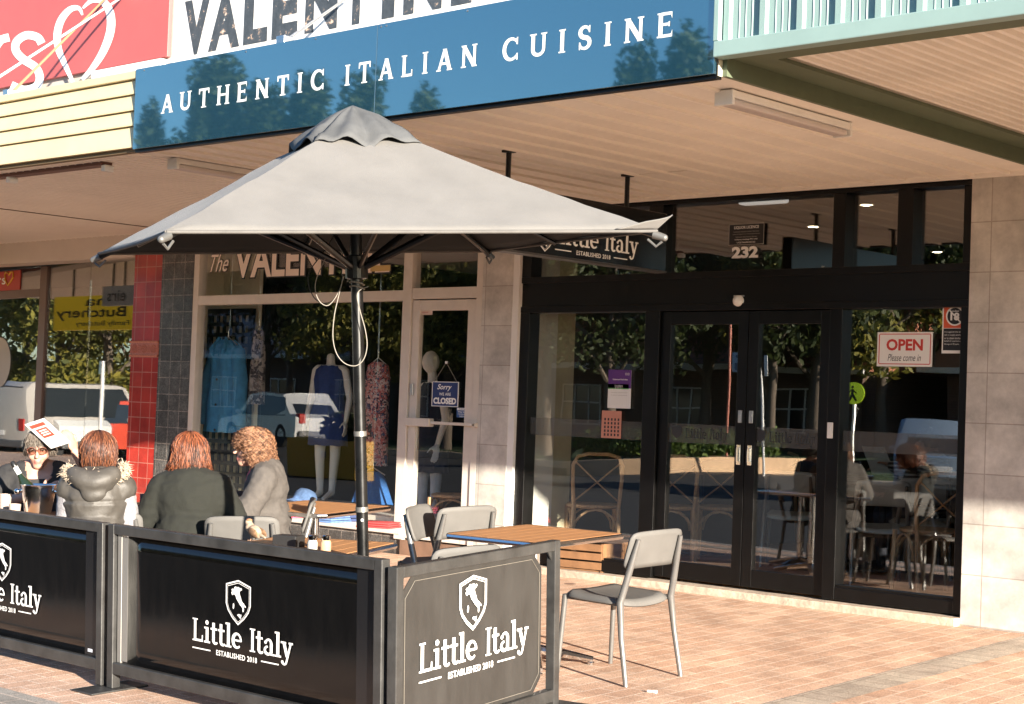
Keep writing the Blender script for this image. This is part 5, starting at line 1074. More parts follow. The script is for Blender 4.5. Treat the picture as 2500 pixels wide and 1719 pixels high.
def itable(l,x,y,rz=0):
    M=T(Vector((x,y,.05)))@RZ(R(rz)); t=thing('dining_table',l,'table',M,'dark dining tables inside the restaurant')
    MB(M).box(-.4,.4,-.35,.35,.715,.75,bev=.008).build('tabletop',M_dt,t); MB(M).lathe([(.03,.04),(.03,.715)],12).build('column',M_blk,t); MB(M).lathe([(.26,0),(.26,.015),(.05,.04)],20).build('base',M_blk,t)
    return t
it=itable('dark table inside behind the left pane',-9.0+.05,2.35,42); 
for x,y,l in ((-8.0,3.0,'dark table inside behind the glass doors'),(-7.2,2.55,'dark table inside where the striped diner sits')): copy_tree(it,T(Vector((x,y,.05)))@RZ(R(40)),l)
# striped diner
q=Zp(2175,1400,.05)
p5=person('diner in a striped top at a table inside the right pane',T(Vector((q.x-.05,q.y+.75,.0)))@RZ(R(120)),
  [((-.27,.10,.76),(-.14,.34,.92),(.2,1,.3),(0,.3,1)),((.27,.10,.76),(.16,.40,.86),(-.2,1,.3),(0,.3,1))],head=(0,.04,1.135))
m=bpy.data.materials.new('striped_jersey'); m.use_nodes=True; n=m.node_tree; wv=n.nodes.new('ShaderNodeTexWave'); wv.bands_direction='Z'; wv.inputs['Scale'].default_value=9; wv.inputs['Distortion'].default_value=.6; wv.inputs['Detail'].default_value=0
tc=n.nodes.new('ShaderNodeTexCoord'); rp=n.nodes.new('ShaderNodeValToRGB'); rp.color_ramp.interpolation='CONSTANT'; rp.color_ramp.elements[0].color=(.02,.02,.022,1); rp.color_ramp.elements[1].position=.62; rp.color_ramp.elements[1].color=(.5,.48,.45,1)
n.links.new(tc.outputs['Object'],wv.inputs[0]); n.links.new(wv.outputs['Fac'],rp.inputs[0]); n.links.new(rp.outputs[0],n.nodes['Principled BSDF'].inputs['Base Color'])
cloth(p5,'jersey',m,seed=12); hair(p5,[pm('dark_hair',(.03,.02,.015),.4)],(.095,.108,.108),.06,n=200,seed=4); trousers(p5,M_jean)
copy_tree(ic,p5['M']@T(Vector((0,0,.05))),'pale backed chair under the striped diner inside')
H=p5['M']@Vector((-.12,.46,.96)); mb=MB(T(H)@RZ(R(60))@RX(R(50))); mb.box(-.11,.11,-.15,.15,-.002,.002); o=mb.build('menu_sheet',M_paper); tag(rebase(o,H),'white sheet of paper held by the striped diner','menu')
# crates below the left pane
def crate(u,v,l,k=1.):
    M=T(Zp(u,v,.05)+Vector((-.1,.3,0)))@RZ(R(10)); t=thing('wooden_crate',l,'crate',M,'wooden crates inside the left pane'); 
    mb=MB(M)
    for sx in (-1,1): mb.box(sx*.2-.01,sx*.2+.01,-.15,.15,.0,.22*k)
    t2=mb.build('end_board',pm('pine',(.20,.10,.045),.6,var=.25,vs=8),t)
    for z in (.02,.09,.16):
        for sy in (-1,1): MB(M).box(-.2,.2,sy*.15-.008,sy*.15+.008,z*k,(z+.055)*k).build('slat',MAT['pine'],t)
    MB(M).box(-.19,.19,-.14,.14,.002,.014).build('bottom_board',MAT['pine'],t)
crate(1400,1398,'pine crate on the floor inside the left pane, left of the two'); crate(1455,1392,'pine crate on the floor inside the left pane, right of the two')
# ------------------------------------------------------------------ dress shop display
def garment(mb,prof,M,rip=.012,nf=9,n=40,ph=0):
    rings=[]
    for z,a,d in prof:
        rings.append([mb.bm.verts.new(mb.M@M@Vector((a*math.cos(2*PI*j/n)*(1),d*math.sin(2*PI*j/n)+rip*math.sin(nf*2*PI*j/n+ph+z*3)*(1 if d>.02 else .2),z+.004*math.sin(5*j)))) for j in range(n)])
    for A,B in zip(rings,rings[1:]):
        for j in range(n): mb.bm.faces.new((A[j],A[(j+1)%n],B[(j+1)%n],B[j]))
    return mb
DZ=.30
M_coat=pm('teal_blue_wool',(.05,.24,.46),.85,var=.2,vs=14,bump=.3,bs=150)
# lattice screen
YL=.58; xa,xb=F(513,900,YL).x,F(606,900,YL).x; zl0,zl1=DZ,F(560,766,YL).z
t=thing('lattice_screen','black lattice screen standing behind the teal coat','screen',((xa+xb)/2,YL,DZ)); wd=xb-xa
mb=MB(); 
for i in range(7): x=xa+wd*i/6; mb.box(x-.02,x+.02,YL-.008,YL+.008,zl0,zl1)
nz=int((zl1-zl0)/(wd/6)); 
for j in range(nz+1): z=zl0+(zl1-zl0)*j/nz; mb.box(xa-.02,xb+.02,YL-.020,YL-.008,z-.02,z+.02)
mb.build('lattice',M_blk,t); mb=MB(); mb.box(xa-.06,xa-.02,YL-.02,YL+.02,zl0,zl1+.04); mb.box(xb+.02,xb+.06,YL-.02,YL+.02,zl0,zl1+.04); mb.box(xa-.06,xb+.06,YL-.021,YL+.02,zl1,zl1+.05); mb.build('frame',M_blk,t)
yc=.36; q0,q1=F(502,950,yc),F(603,950,yc); cx=(q0.x+q1.x)/2; hw=(q1.x-q0.x)/2; zt_,zb_2=F(550,830,yc).z,F(550,1055,yc).z
t=thing('coat','long teal blue coat hanging in front of the black lattice','coat',(cx,yc,zb_2)); M=T(Vector((cx,yc,0)))
garment(MB(),[(zb_2,hw*.80,.15),(zb_2+.3,hw*.74,.14),(zt_-.45,hw*.62,.12),(zt_-.2,hw*.60,.12),(zt_-.06,hw*.50,.09),(zt_,hw*.20,.06)],M,rip=.02,nf=6).build('body',M_coat,t,smooth=True)
for s in (-1,1):
    mb=MB(M); mb.tube([(s*hw*.50,0,zt_-.10),(s*hw*.78,-.03,zt_-.40),(s*hw*.86,-.05,zt_-.85)],[.07,.075,.065],12); mb.build('sleeve',M_coat,t,smooth=True)
    MB(M).tube([(s*.02,-.10,zt_-.30),(s*.10,-.12,zt_-.10),(s*.05,-.06,zt_+.02)],[.01,.035,.02],8,flat=.4).build('lapel',M_coat,t,smooth=True)
for k in range(3): MB(M).lathe([(.014,0),(.012,.006),(0,.007)],12,M=T(Vector((.04,-.15,zt_-.4-.25*k)))@RX(PI/2)).build('button',M_blk,t)
mb=MB(M); mb.tube([(-hw*.45,0,zt_-.05),(0,0,zt_+.03),(hw*.45,0,zt_-.05)],.008,6); mb.tube([(0,0,zt_+.03),(.0,0,zt_+.09),(.02,0,zt_+.11)],.004,6); mb.tube([(.02,0,zt_+.11),(.02,0,2.86)],.0015,4); mb.build('hanger',M_steel,t)
def floral(name,cols,sc):
    m=bpy.data.materials.new(name); m.use_nodes=True; n=m.node_tree; v=n.nodes.new('ShaderNodeTexVoronoi'); v.inputs['Scale'].default_value=sc; tc=n.nodes.new('ShaderNodeTexCoord'); rp=n.nodes.new('ShaderNodeValToRGB'); rp.color_ramp.interpolation='CONSTANT'
    nz=n.nodes.new('ShaderNodeTexNoise'); nz.inputs['Scale'].default_value=sc*.9; mp=n.nodes.new('ShaderNodeMix'); mp.data_type='VECTOR'; mp.inputs[0].default_value=.25
    n.links.new(tc.outputs['Object'],nz.inputs[0]); n.links.new(tc.outputs['Object'],mp.inputs[4]); n.links.new(nz.outputs['Color'],mp.inputs[5]); n.links.new(mp.outputs[1],v.inputs[0])
    sp=n.nodes.new('ShaderNodeSeparateColor'); n.links.new(v.outputs['Color'],sp.inputs[0]); n.links.new(sp.outputs[0],rp.inputs[0])
    el=rp.color_ramp.elements; el[0].color=(*cols[0],1); el[1].position=1/len(cols); el[1].color=(*cols[1],1)
    for i,c in enumerate(cols[2:],2): e=el.new(i/len(cols)); e.color=(*c,1)
    n.links.new(rp.outputs[0],n.nodes['Principled BSDF'].inputs['Base Color']); n.nodes['Principled BSDF'].inputs['Roughness'].default_value=.8; return m
M_flo=floral('pink_floral',[(.60,.26,.24),(.03,.02,.04),(.62,.42,.40),(.45,.12,.12),(.66,.56,.52),(.05,.08,.16)],26)
M_flo2=floral('grey_floral',[(.30,.27,.25),(.05,.045,.05),(.40,.35,.32),(.14,.12,.11)],18)
def hung(name,label,cat,u0,u1,v0,v1,y,mat,shape,rip=.012,d=.07):
    a,b_=F(u0,(v0+v1)/2,y),F(u1,(v0+v1)/2,y); cx=(a.x+b_.x)/2; hw=(b_.x-a.x)/2; z1,z0=F((u0+u1)/2,v0,y).z,F((u0+u1)/2,v1,y).z; M=T(Vector((cx,y,0)))
    t=thing(name,label,cat,(cx,y,z0)); garment(MB(),[(z0+(z1-z0)*f,hw*k,d*dk) for f,k,dk in shape],M,rip=rip).build('cloth',mat,t,smooth=True)
    mb=MB(M); mb.tube([(-hw*.6,0,z1-.02),(0,0,z1+.04),(hw*.6,0,z1-.02)],.006,6); mb.tube([(0,0,z1+.04),(0,0,z1+.10)],.004,6); mb.tube([(0,0,z1+.10),(0,0,max(z1+.11,2.86))],.0015,4); mb.build('hanger',M_steel,t); return t
hung('dress','long pink floral dress hanging beside the umbrella pole','dress',888,950,884,1137,.5,M_flo,[(0,.9,1),(.25,.85,1),(.6,.78,1),(.85,.86,.8),(.97,.7,.5),(1,.35,.3)])
hung('poncho','bright blue knitted poncho hanging under the floral dress','poncho',862,958,1152,1228,.35,pm('bright_blue_knit',(.03,.13,.38),.9,var=.2,vs=40,bump=.4,bs=150),[(0,1,1.2),(.4,.75,1.1),(.8,.5,.9),(1,.22,.5)],rip=.02)
hung('scarf','grey and black patterned scarf hanging right of the teal coat','scarf',612,646,806,988,.45,M_flo2,[(0,1,.6),(.3,.9,.7),(.7,.8,.6),(1,.5,.4)])
# mannequins
M_man=pm('mannequin_white',(.80,.78,.72),.45)
def mannequin(label,M,dress,hem,legs,head=False):
    t=thing('mannequin',label,'mannequin',M); mb=MB()
    for c,r in (((0,0,.86),(.165,.12,.12)),((0,0,1.02),(.125,.10,.13)),((0,-.005,1.20),(.15,.105,.14)),((0,0,1.30),(.12,.07,.06))): mb.ell(c,r)
    mb.cap((-.14,0,1.31),(.14,0,1.31),.045,.045); mb.cap((0,0,1.3),(0,.01,1.43),.05,.042)
    if head: mb.ell((0,.03,1.53),(.07,.085,.105))
    for s in (-1,1):
        mb.cap((s*.165,0,1.29),(s*.215,-.02,1.03),.044,.036); mb.cap((s*.215,-.02,1.03),(s*.225,.06,.80),.035,.025); hand(mb,HF((s*.225,.06,.80),(s*.1,.2,-1),(s,0,0)),20,side=s)
        mb.cap((s*.085,0,.82),(s*.07,.03*s,.47),.075,.052); mb.cap((s*.07,.03*s,.47),(s*.055,.02*s,.09),.052,.034); mb.cap((s*.055,.02*s,.08),(s*.06,.16,.025),.035,.022)
    me=remesh(mb,.010,4); o=MB(M); o.mesh(me)
    if legs:
        Mi=M.inverted()
        for f in o.bm.faces:
            if (Mi@f.calc_center_median()).z<.8: f.material_index=1
    o.build('body',[M_man,legs or M_man],t,smooth=True,angle=180,norm=False)
    garment(MB(),[(hem,.215,.15),(hem+.15,.205,.15),(.86,.195,.15),(1.02,.148,.12),(1.20,.172,.128),(1.30,.160,.09),(1.345,.10,.075)],M,rip=.006).build('dress',dress,t,smooth=True)
    return t
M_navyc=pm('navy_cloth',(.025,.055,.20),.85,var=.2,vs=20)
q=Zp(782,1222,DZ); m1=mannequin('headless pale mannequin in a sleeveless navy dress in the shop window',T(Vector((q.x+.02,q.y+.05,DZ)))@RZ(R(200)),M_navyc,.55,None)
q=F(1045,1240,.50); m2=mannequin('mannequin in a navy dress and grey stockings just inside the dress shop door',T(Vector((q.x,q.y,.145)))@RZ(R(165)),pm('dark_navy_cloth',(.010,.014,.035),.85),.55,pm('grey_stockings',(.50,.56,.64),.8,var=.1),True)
# folded clothes and hat on the display floor
def fold(u,v,w,d,h,l,mat,y=None):
    p=Zp(u,v,DZ); M=T(p)@RZ(R(random.Random(u).uniform(-20,20))); mb=MB(M)
    for k in range(3): mb.box(-w/2+.006*k,w/2-.004*k,-d/2+.004*k,d/2-.006*k,h*k/3+.001,h*(k+1)/3-.002,bev=h/8)
    o=mb.build('folded_clothes',mat,smooth=True); tag(rebase(o,p),l,'clothes','folded clothes on the shop window floor')
M_fp=pm('folded_pink',(.60,.10,.17),.85); M_fb=pm('folded_denim',(.10,.18,.36),.85,var=.3,vs=30); M_fn=pm('folded_navy',(.03,.05,.13),.85); M_fr=pm('folded_red',(.55,.05,.05),.85)
fold(715,1262,.32,.28,.06,'folded pink garment on the window floor under the back table',M_fp); fold(800,1274,.30,.26,.06,'folded pale denim on the window floor right of the pink one',M_fb); fold(845,1272,.24,.22,.09,'folded navy garment on the window floor left of the umbrella pole',M_fn); fold(925,1288,.30,.24,.05,'folded red garment on the window floor right of the umbrella pole',M_fr)
p=Zp(716,1240,DZ)+Vector((0,.1,0)); M=T(p)@RX(R(-25)); t=thing('hat','blue denim bucket hat resting beside the mannequin legs','hat',M)
MB(M).lathe([(.17,.0),(.165,.012),(.115,.05),(.105,.13),(.08,.165),(.03,.18),(0,.182)],26).build('crown',M_fb,t,smooth=True); MB(M).lathe([(.16,.006),(.185,-.004),(.19,.0),(.165,.014)],26).build('brim',M_fb,t,smooth=True)
M=T(p+Vector((0,0,0))); MB(M).lathe([(.09,.0),(.09,.01),(.02,.02),(.02,.10)],14).build('stand',M_steel,t)
# red neon words deep in the shop
yb=4.0; a,b_=F(700,870,yb),F(820,870,yb); t=thing('neon_sign','small red lit lettering deep inside the dress shop','sign',((a.x+b_.x)/2,yb,F(760,880,yb).z))
mb=MB(); text_fit(mb,'New Season',FM((0,yb,0)),a.x,b_.x,F(760,878,yb).z,F(760,864,yb).z,bold=.0); mb.build('lettering',pm('dull_red_tube',(.45,.03,.02),.4,emit=.5),t,norm=False); MB().box(a.x-.03,b_.x+.03,yb+.004,yb+.02,F(760,883,yb).z,F(760,858,yb).z).build('backing',M_blk,t)
# ------------------------------------------------------------------ the other side of the street, seen only in the glass
def V(u,v,D,y0=0.): q=F(u,v,y0+D); return Vector((q.x,2*y0-q.y,q.z))
M_leafs=[]
def leafmat(name,c1,c2):
    m=pm(name,c1,.6,var=.1); n=m.node_tree; oi=n.nodes.new('ShaderNodeNewGeometry'); rp=n.nodes.new('ShaderNodeValToRGB'); rp.color_ramp.elements[0].color=(*c1,1); rp.color_ramp.elements[1].color=(*c2,1); n.links.new(oi.outputs['Random Per Island'],rp.inputs[0]); n.links.new(rp.outputs[0],n.nodes['Principled BSDF'].inputs['Base Color'])
    b=n.nodes['Principled BSDF']; tr=n.nodes.new('ShaderNodeBsdfTranslucent'); n.links.new(rp.outputs[0],tr.inputs[0]); mx=n.nodes.new('ShaderNodeMixShader'); mx.inputs[0].default_value=.4; n.links.new(b.outputs[0],mx.inputs[1]); n.links.new(tr.outputs[0],mx.inputs[2]); n.links.new(mx.outputs[0],n.nodes['Material Output'].inputs[0]); return m
M_lf=leafmat('autumn_leaves',(.08,.10,.022),(.34,.29,.05)); M_lf2=leafmat('dark_leaves',(.018,.035,.010),(.07,.09,.022)); M_bark=pm('bark',(.13,.10,.075),.9,var=.4,vs=20,bump=.6)
def foliage(mb,pts,n,size,rr,sq=1.):
    for i in range(n):
        c,rad=rr.choice(pts); d=Vector((rr.gauss(0,1),rr.gauss(0,1),rr.gauss(0,1))).normalized()*(rr.random()**.4)
        p=Vector(c)+Vector((d.x*rad[0],d.y*rad[1],d.z*rad[2])); a=Vector((rr.gauss(0,1),rr.gauss(0,1),rr.gauss(0,.6))).normalized(); b_=a.orthogonal().normalized(); b_=Matrix.Rotation(rr.uniform(0,6.28),3,a)@b_; s=size*rr.uniform(.6,1.4); e=a.cross(b_)
        vs=[mb.bm.verts.new(p+b_*s),mb.bm.verts.new(p+e*s*.45*sq),mb.bm.verts.new(p-b_*s),mb.bm.verts.new(p-e*s*.45*sq)]; mb.bm.faces.new(vs)
def tree(name,label,h,cr,trunk,n,mat,size,seed,conic=False):
    rr=random.Random(seed); t=thing(name,label,'tree',Matrix(),'street trees across the road'); mb=MB()
    mb.tube([(0,0,0),(.05,.02,h*.2),(-.04,.05,h*.45),(.03,0,h*.75)],[trunk,trunk*.8,trunk*.6,trunk*.2],10); cl=[]
    for k in range(9):
        a=rr.uniform(0,6.28); z0=h*rr.uniform(.28,.6); z1=z0+h*rr.uniform(.08,.28); r=cr*rr.uniform(.45,.85); p=Vector((r*math.cos(a),r*math.sin(a),z1)); mb.tube([(0,0,z0),p*.5+Vector((0,0,z0*.5+.1)),p],[trunk*.4,trunk*.25,trunk*.08],6); cl.append((p,(cr*.45,cr*.45,h*.11)))
    for k in range(34 if conic else 16):
        z=h*rr.uniform(.36,.98); f=(1-(z/h-.36)/.64*.9) if conic else math.sqrt(max(.05,1-((z/h-.62)/.40)**2)); a=rr.uniform(0,6.28); r=cr*f*rr.uniform(.1,.95); cl.append(((r*math.cos(a),r*math.sin(a),z),(cr*.16,cr*.16,h*.10) if conic else (cr*.38*max(.35,f),cr*.38*max(.35,f),h*.09)))
    mb.build('trunk',M_bark,t,smooth=True,local=True); mb=MB(); foliage(mb,cl,n,size,rr); mb.build('crown',mat,t,local=True,norm=False); return t
def put(t,x,y,s=1,rz=0,sz=None,z=-.25): t.matrix_world=T(Vector((x,y,z)))@RZ(rz)@Matrix.Diagonal((s,s,sz or s,1))
tA=tree('broadleaf_tree','autumn street tree across the road with a spreading yellow green crown',8.,3.0,.2,8500,M_lf,.115,1)
tB=tree('dark_tree','dark evergreen street tree across the road',8.5,3.2,.22,8500,M_lf2,.12,2)
tC=tree('tall_gum_tree','tall slender tree rising behind the houses across the road',12.,2.3,.2,8000,M_lf2,.13,3,True)
def V2p(u,D): q=V(u,900,D); return q.x,q.y
x,y=V2p(1480,30); put(tB,x,y,.95)
x,y=V2p(860,27); put(tA,x,y,.95)
k=0
for u,D,src,s,rz,lab in ((1330,31,tB,1.0,1,'dark tree reflected at the left edge of the restaurant window'),(1985,36,tA,1.15,2,'yellowing tree reflected in the right glass door'),(2150,37,tB,1.25,3,'dark tree reflected above the OPEN sign'),(2330,41,tA,1.4,4,'yellowing tree reflected at the right edge of the glass'),(1720,35,tB,1.1,.5,'dark tree reflected behind the two sign posts'),(640,34,tB,1.2,4,'dark tree reflected over the white car'),(1090,29,tA,.9,5,'yellowing tree reflected in the dress shop door'),(1000,34,tB,1.2,2,'dark tree reflected between the dress shop window and door'),(760,36,tB,1.2,5,'dark tree reflected over the mannequin'),(1860,36,tB,1.15,1.2,'dark tree reflected behind the glass doors'),(1200,35,tB,1.2,3.2,'dark tree reflected behind the stone pillar')):
    x,y=V2p(u,D); o=copy_tree(src,None,lab); put(o,x,y,s,rz)
# trees mirrored in the blue sign: they stand high behind the houses
AYs=-3.52
def Vsg(u,D): q=F(u,200,AYs+D); return q.x,2*AYs-q.y
first=True
for u,D,vt,sx,lab in ((545,30,170,1.5,'tallest slender tree mirrored left in the blue sign'),(495,33,205,1.0,'slender tree mirrored beside the tallest one in the blue sign'),(370,30,285,.8,'small slender tree mirrored at the left end of the blue sign'),(650,32,240,1.6,'broad dark tree mirrored under the lettering of the blue sign'),(760,31,215,1.5,'dark tree mirrored behind the umbrella cap in the blue sign'),(890,34,215,1.3,'dark tree mirrored right of the umbrella cap in the blue sign'),(1040,36,255,1.2,'low dark tree mirrored mid way along the blue sign'),(1560,30,150,.9,'slender tree mirrored at the right end of the blue sign'),(1680,31,120,1.3,'dark tree mirrored at the far right corner of the blue sign')):
    q=F(u,vt,AYs+D); h=q.z+.25; x,y=q.x,2*AYs-q.y
    if first: o=tC; o['label']=lab; first=False
    else: o=copy_tree(tC,None,lab)
    put(o,x,y,sx,u*.01,h/12.)
# hedge
mb=MB(); rr=random.Random(9); HG=[(1420,24.2),(1500,24.3),(1600,24.9),(1700,26.0),(1800,27.4),(1885,28.9)]; hl=[]
for (u0,d0),(u1,d1) in zip(HG,HG[1:]):
    for k in range(6): f=k/6; hl.append((u0+(u1-u0)*f,d0+(d1-d0)*f))
pts=[]; hb=[]
for u,D in hl:
    lo,hi=V(u,1116,D),V(u,1046+rr.uniform(-6,10),D); pts.append(((lo.x,lo.y,(lo.z+hi.z)/2),(.45,.45,(hi.z-lo.z)*.52))); hb.append(lo)
a=hb[0]
foliage(mb,pts,7000,.07,rr,1.3); M_hl=leafmat('hedge_leaves',(.05,.10,.02),(.18,.25,.05))
hg=thing('hedge','clipped green hedge along the verge across the road','hedge',((a.x+b_.x)/2,a.y,-.25)); mb.build('leaves',M_hl,hg,norm=False)
mb=MB()
for p in hb: mb.tube([(p.x,p.y,p.z-.3),(p.x,p.y,p.z+.4)],.03,5)
mb.build('stems',M_bark,hg)
# houses
def house(label,x0,x1,y,h,wall,roof,wins=6):
    t=thing('house',label,'house',((x0+x1)/2,y,-.25)); MB().box(x0,x1,y-8,y,-.25,h).build('wall',wall,t)
    mb=MB(); mb.prism([(-9,h-.05),(.9,h-.05),(-4,h+2.6)],x1-x0+1.2,M=Matrix(((0,0,1,x0-.6),(1,0,0,y),(0,1,0,0),(0,0,0,1)))); mb.build('roof',roof,t)
    MB().box(x0-.6,x1+.6,y+.86,y+1.02,h-.14,h+.06).build('gutter',M_white,t)
    n=max(1,int((x1-x0)/4))
    for i in range(n):
        x=x0+(i+.5)*(x1-x0)/n; f=MB().box(x-.9,x+.9,y,y+.05,.75,2.2).build('window',pm('dark_pane',(.02,.022,.025),.1),t)
        mb=MB(); 
        for q in (-.9,-.3,.3,.9): mb.box(x+q-.03,x+q+.03,y+.05,y+.08,.72,2.23)
        for z in (.75,1.5,2.2): mb.box(x-.9,x+.9,y+.05,y+.079,z-.03,z+.03)
        mb.build('window_frame',M_white,f)
M_brick=tiles('dark_house_brick',(.10,.055,.04),(.13,.075,.05),(.16,.14,.12),.24,.086,.006,(0,2),stag=.5,rough=.85); M_rt=tiles('orange_roof_tile',(.40,.15,.07),(.34,.12,.06),(.12,.05,.03),.3,.33,.02,(0,1),rough=.7)
house('dark brick house with orange tiled roof and white gutter across the road',-42,-28,-37,2.9,M_brick,M_rt)
house('long dark brick house reflected behind the trees across the road',-80,-45,-40,3.2,M_brick,pm('grey_iron_roof',(.16,.16,.17),.5))
house('dark brick house at the near end of the row across the road',-26,-8,-39,3.0,M_brick,pm('brown_tile_roof',(.16,.09,.06),.7))
# distant blue-grey hill
mb=MB(); mb.grid(lambda a,b:(-900+1200*a,-520-180*b,-1+ (85+45*math.sin(a*9+.5)+20*math.sin(a*23)+75*math.exp(-((a-.27)/.07)**2))*math.sin(PI*min(1,b+.02)*.5)*1.0),60,8); mb.build('hills',pm('hill_bush',(.05,.075,.07),.95,var=.3,vs=.02),smooth=True,kind='structure')
# sign posts
def post(name,label,u,vb,vt,D,plate_,col,tall,lean=0):
    p=V(u,vb,D); zt=V(u,vt,D).z; t=thing(name,label,'sign post',(p.x,p.y,-.28)); MB().tube([(p.x,p.y,-.28),(p.x+lean,p.y,zt)],.04,8).build('post',col,t)
    if plate_: MB().box(p.x-plate_[0]/2,p.x+plate_[0]/2,p.y+.05,p.y+.065,zt-plate_[1],zt,bev=.003).build('plate',plate_[2],t)
    return t,p,zt
t,p,zt=post('parking_sign','grey post with a pale blue parking plate across the road',1790,1110,860,26.5,(.42,.55,pm('pale_blue_plate',(.35,.45,.52),.5)),M_white,1)
mb=MB(); text_fit(mb,'P',Matrix(((-1,0,0,p.x),(0,0,1,p.y+.068),(0,1,0,0),(0,0,0,1))),-.09,.09,zt-.22,zt-.06,bold=.03); mb.box(p.x-.12,p.x+.12,p.y+.065,p.y+.068,zt-.5,zt-.30); mb.build('lettering',pm('dark_blue_plate',(.04,.08,.16),.5),t,norm=False)
post('parking_sign','leaning grey post with a plate seen edge on across the road',1856,1118,865,26.3,(.10,.55,M_white),M_white,1,-.25)
post('painted_pole','thin red painted pole across the road',1764,1108,765,26.8,None,pm('red_pole',(.42,.10,.05),.5),1)
t,p,zt=post('crossing_sign','round yellow green pedestrian crossing sign across the road',2070,1120,935,26,None,M_steel,1)
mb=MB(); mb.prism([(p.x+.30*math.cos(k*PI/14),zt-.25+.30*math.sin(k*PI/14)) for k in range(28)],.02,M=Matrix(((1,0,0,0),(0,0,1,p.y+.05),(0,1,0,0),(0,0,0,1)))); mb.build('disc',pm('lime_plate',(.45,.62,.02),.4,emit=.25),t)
mb=MB(Matrix(((-1,0,0,p.x),(0,0,1,p.y+.075),(0,1,0,zt-.25),(0,0,0,1)))); mb.ell((0,.17,0),(.035,.035,.004)); mb.tube([(0,.12,0),(0,-.02,0),(.09,-.2,0)],.03,6); mb.tube([(0,-.02,0),(-.09,-.2,0)],.03,6); mb.tube([(-.1,.0,0),(0,.1,0),(.1,.02,0)],.02,6); mb.build('walker',M_blk,t)
# cars
M_tyre=pm('tyre',(.02,.02,.02),.8); M_win=pm('car_window',(.02,.025,.03),.05,spec=.8)
def car(label,M,col,L=4.4,W=1.75,H=1.5,kind='hatch',name='parked_car'):
    t=thing(name,label,'car',M,'vehicles parked across the road'); m=pm('paint_%d'%(len(MAT)),col,.25,coat=1.); X=lambda f:(f-.5)*L
    prof={'hatch':[(0,.30),(0,.62),(.03,.74),(.24,.88),(.38,H-.08),(.50,H),(.78,H-.02),(.93,.98),(1,.90),(1,.32)],
          'van':[(0,.32),(0,.80),(.03,.92),(.14,1.02),(.27,H-.06),(.36,H),(.95,H),(.99,H-.15),(1,.9),(1,.35)],
          'ute':[(0,.4),(0,.85),(.03,.98),(.26,1.05),(.36,H-.06),(.44,H),(.60,H-.02),(.66,1.08),(1,1.06),(1,.45)]}[kind]
    mb=MB(M); n=len(prof); ys=[-W/2,-W/2+.10,W/2-.10,W/2]; rings=[]
    for i,yy in enumerate(ys):
        k=0 if i in (0,3) else 1; rings.append([mb.bm.verts.new(M@Vector((X(f)*(.985 if not k else 1),yy*(1 if z<1.0 else (1-.14*(z-1.0)/max(.1,H-1.0))),z-(.03 if not k and z>1.2 else 0)))) for f,z in prof])
    for A,B in zip(rings,rings[1:]):
        for j in range(n): mb.bm.faces.new((A[j],A[(j+1)%n],B[(j+1)%n],B[j]))
    mb.bm.faces.new(rings[0][::-1]); mb.bm.faces.new(rings[-1]); mb.build('body',m,t,smooth=True,angle=35)
    lo=max(.92,prof[3][1]+.04); fa,fb,fr={'hatch':(.30,.44,.88),'van':(.19,.31,.94),'ute':(.30,.40,.63)}[kind]
    for s in (-1,1):
        mb=MB(M); yl=s*(W/2-.005); yh=s*(W/2*.89); poly=[(fa,lo),(fb,H-.12),(fr-.06,H-.12),(fr,lo)]
        mb.face([(X(f),(yl if z==lo else yh)+s*.004,z) for f,z in poly]); w_=mb.build('side_window',M_win,t,norm=False,solid=.012)
        for f in (fa+(fr-fa)*.42,fa+(fr-fa)*.74): MB(M).face([(X(f)-.03,yl+s*.012,lo),(X(f)-.03,yh+s*.012,H-.12),(X(f)+.03,yh+s*.012,H-.12),(X(f)+.03,yl+s*.012,lo)]).__class__
        for f in (.18,.81):
            wl=MB(M); wl.lathe([(.20,-.09),(.33,-.10),(.345,-.05),(.345,.05),(.33,.10),(.20,.09)],22,M=T(Vector((X(f),s*(W/2-.09),.345)))@RX(PI/2)); wo=wl.build('wheel',M_tyre,t,smooth=True); wl=MB(M); wl.lathe([(0,-.07),(.20,-.085),(.21,.08),(0,.07)],16,M=T(Vector((X(f),s*(W/2-.085),.345)))@RX(PI/2)); wl.build('rim',M_steel,wo)
        MB(M).box(X(0)-.012,X(.05),s*W*.30-.17,s*W*.30+.17,.64,.76,bev=.02).build('headlight',pm('headlight_glass',(.6,.62,.64),.1),t)
        MB(M).box(X(.965),X(1)+.014,s*W*.40-.10,s*W*.40+.10,.72,1.0,bev=.02).build('tail_light',pm('tail_red',(.45,.02,.015),.2),t)
        MB(M).ell((X(.30),s*(W/2+.09),1.0),(.06,.10,.07)).build('mirror',m,t,smooth=True)
    (f0,z0),(f1,z1)=[(prof[3][0],prof[3][1]),(prof[4][0],prof[4][1])]; mb=MB(M); mb.face([(X(f0)+.03,-W*.40,z0+.05),(X(f0)+.03,W*.40,z0+.05),(X(f1)-.01,W*.37,z1-.01),(X(f1)-.01,-W*.37,z1-.01)]); mb.build('windscreen',M_win,t,solid=.03,norm=False)
    if kind!='ute': mb=MB(M); mb.face([(X(prof[7][0])-.01,-W*.37,prof[7][1]+.02),(X(prof[7][0])-.01,W*.37,prof[7][1]+.02),(X(prof[6][0])+.03,W*.34,H-.10),(X(prof[6][0])+.03,-W*.34,H-.10)]); mb.build('rear_window',M_win,t,solid=.03,norm=False)
    MB(M).box(X(1)+.004,X(1)+.016,-.19,.19,.60,.72).build('number_plate',M_white,t)
    for q in (0,1): MB(M).box(X(q)-.05,X(q)+.05,-W*.46,W*.46,.33,.50,bev=.03).build('bumper',pm('bumper_grey',(.10,.10,.10),.5),t)
    return t
zc=-.40
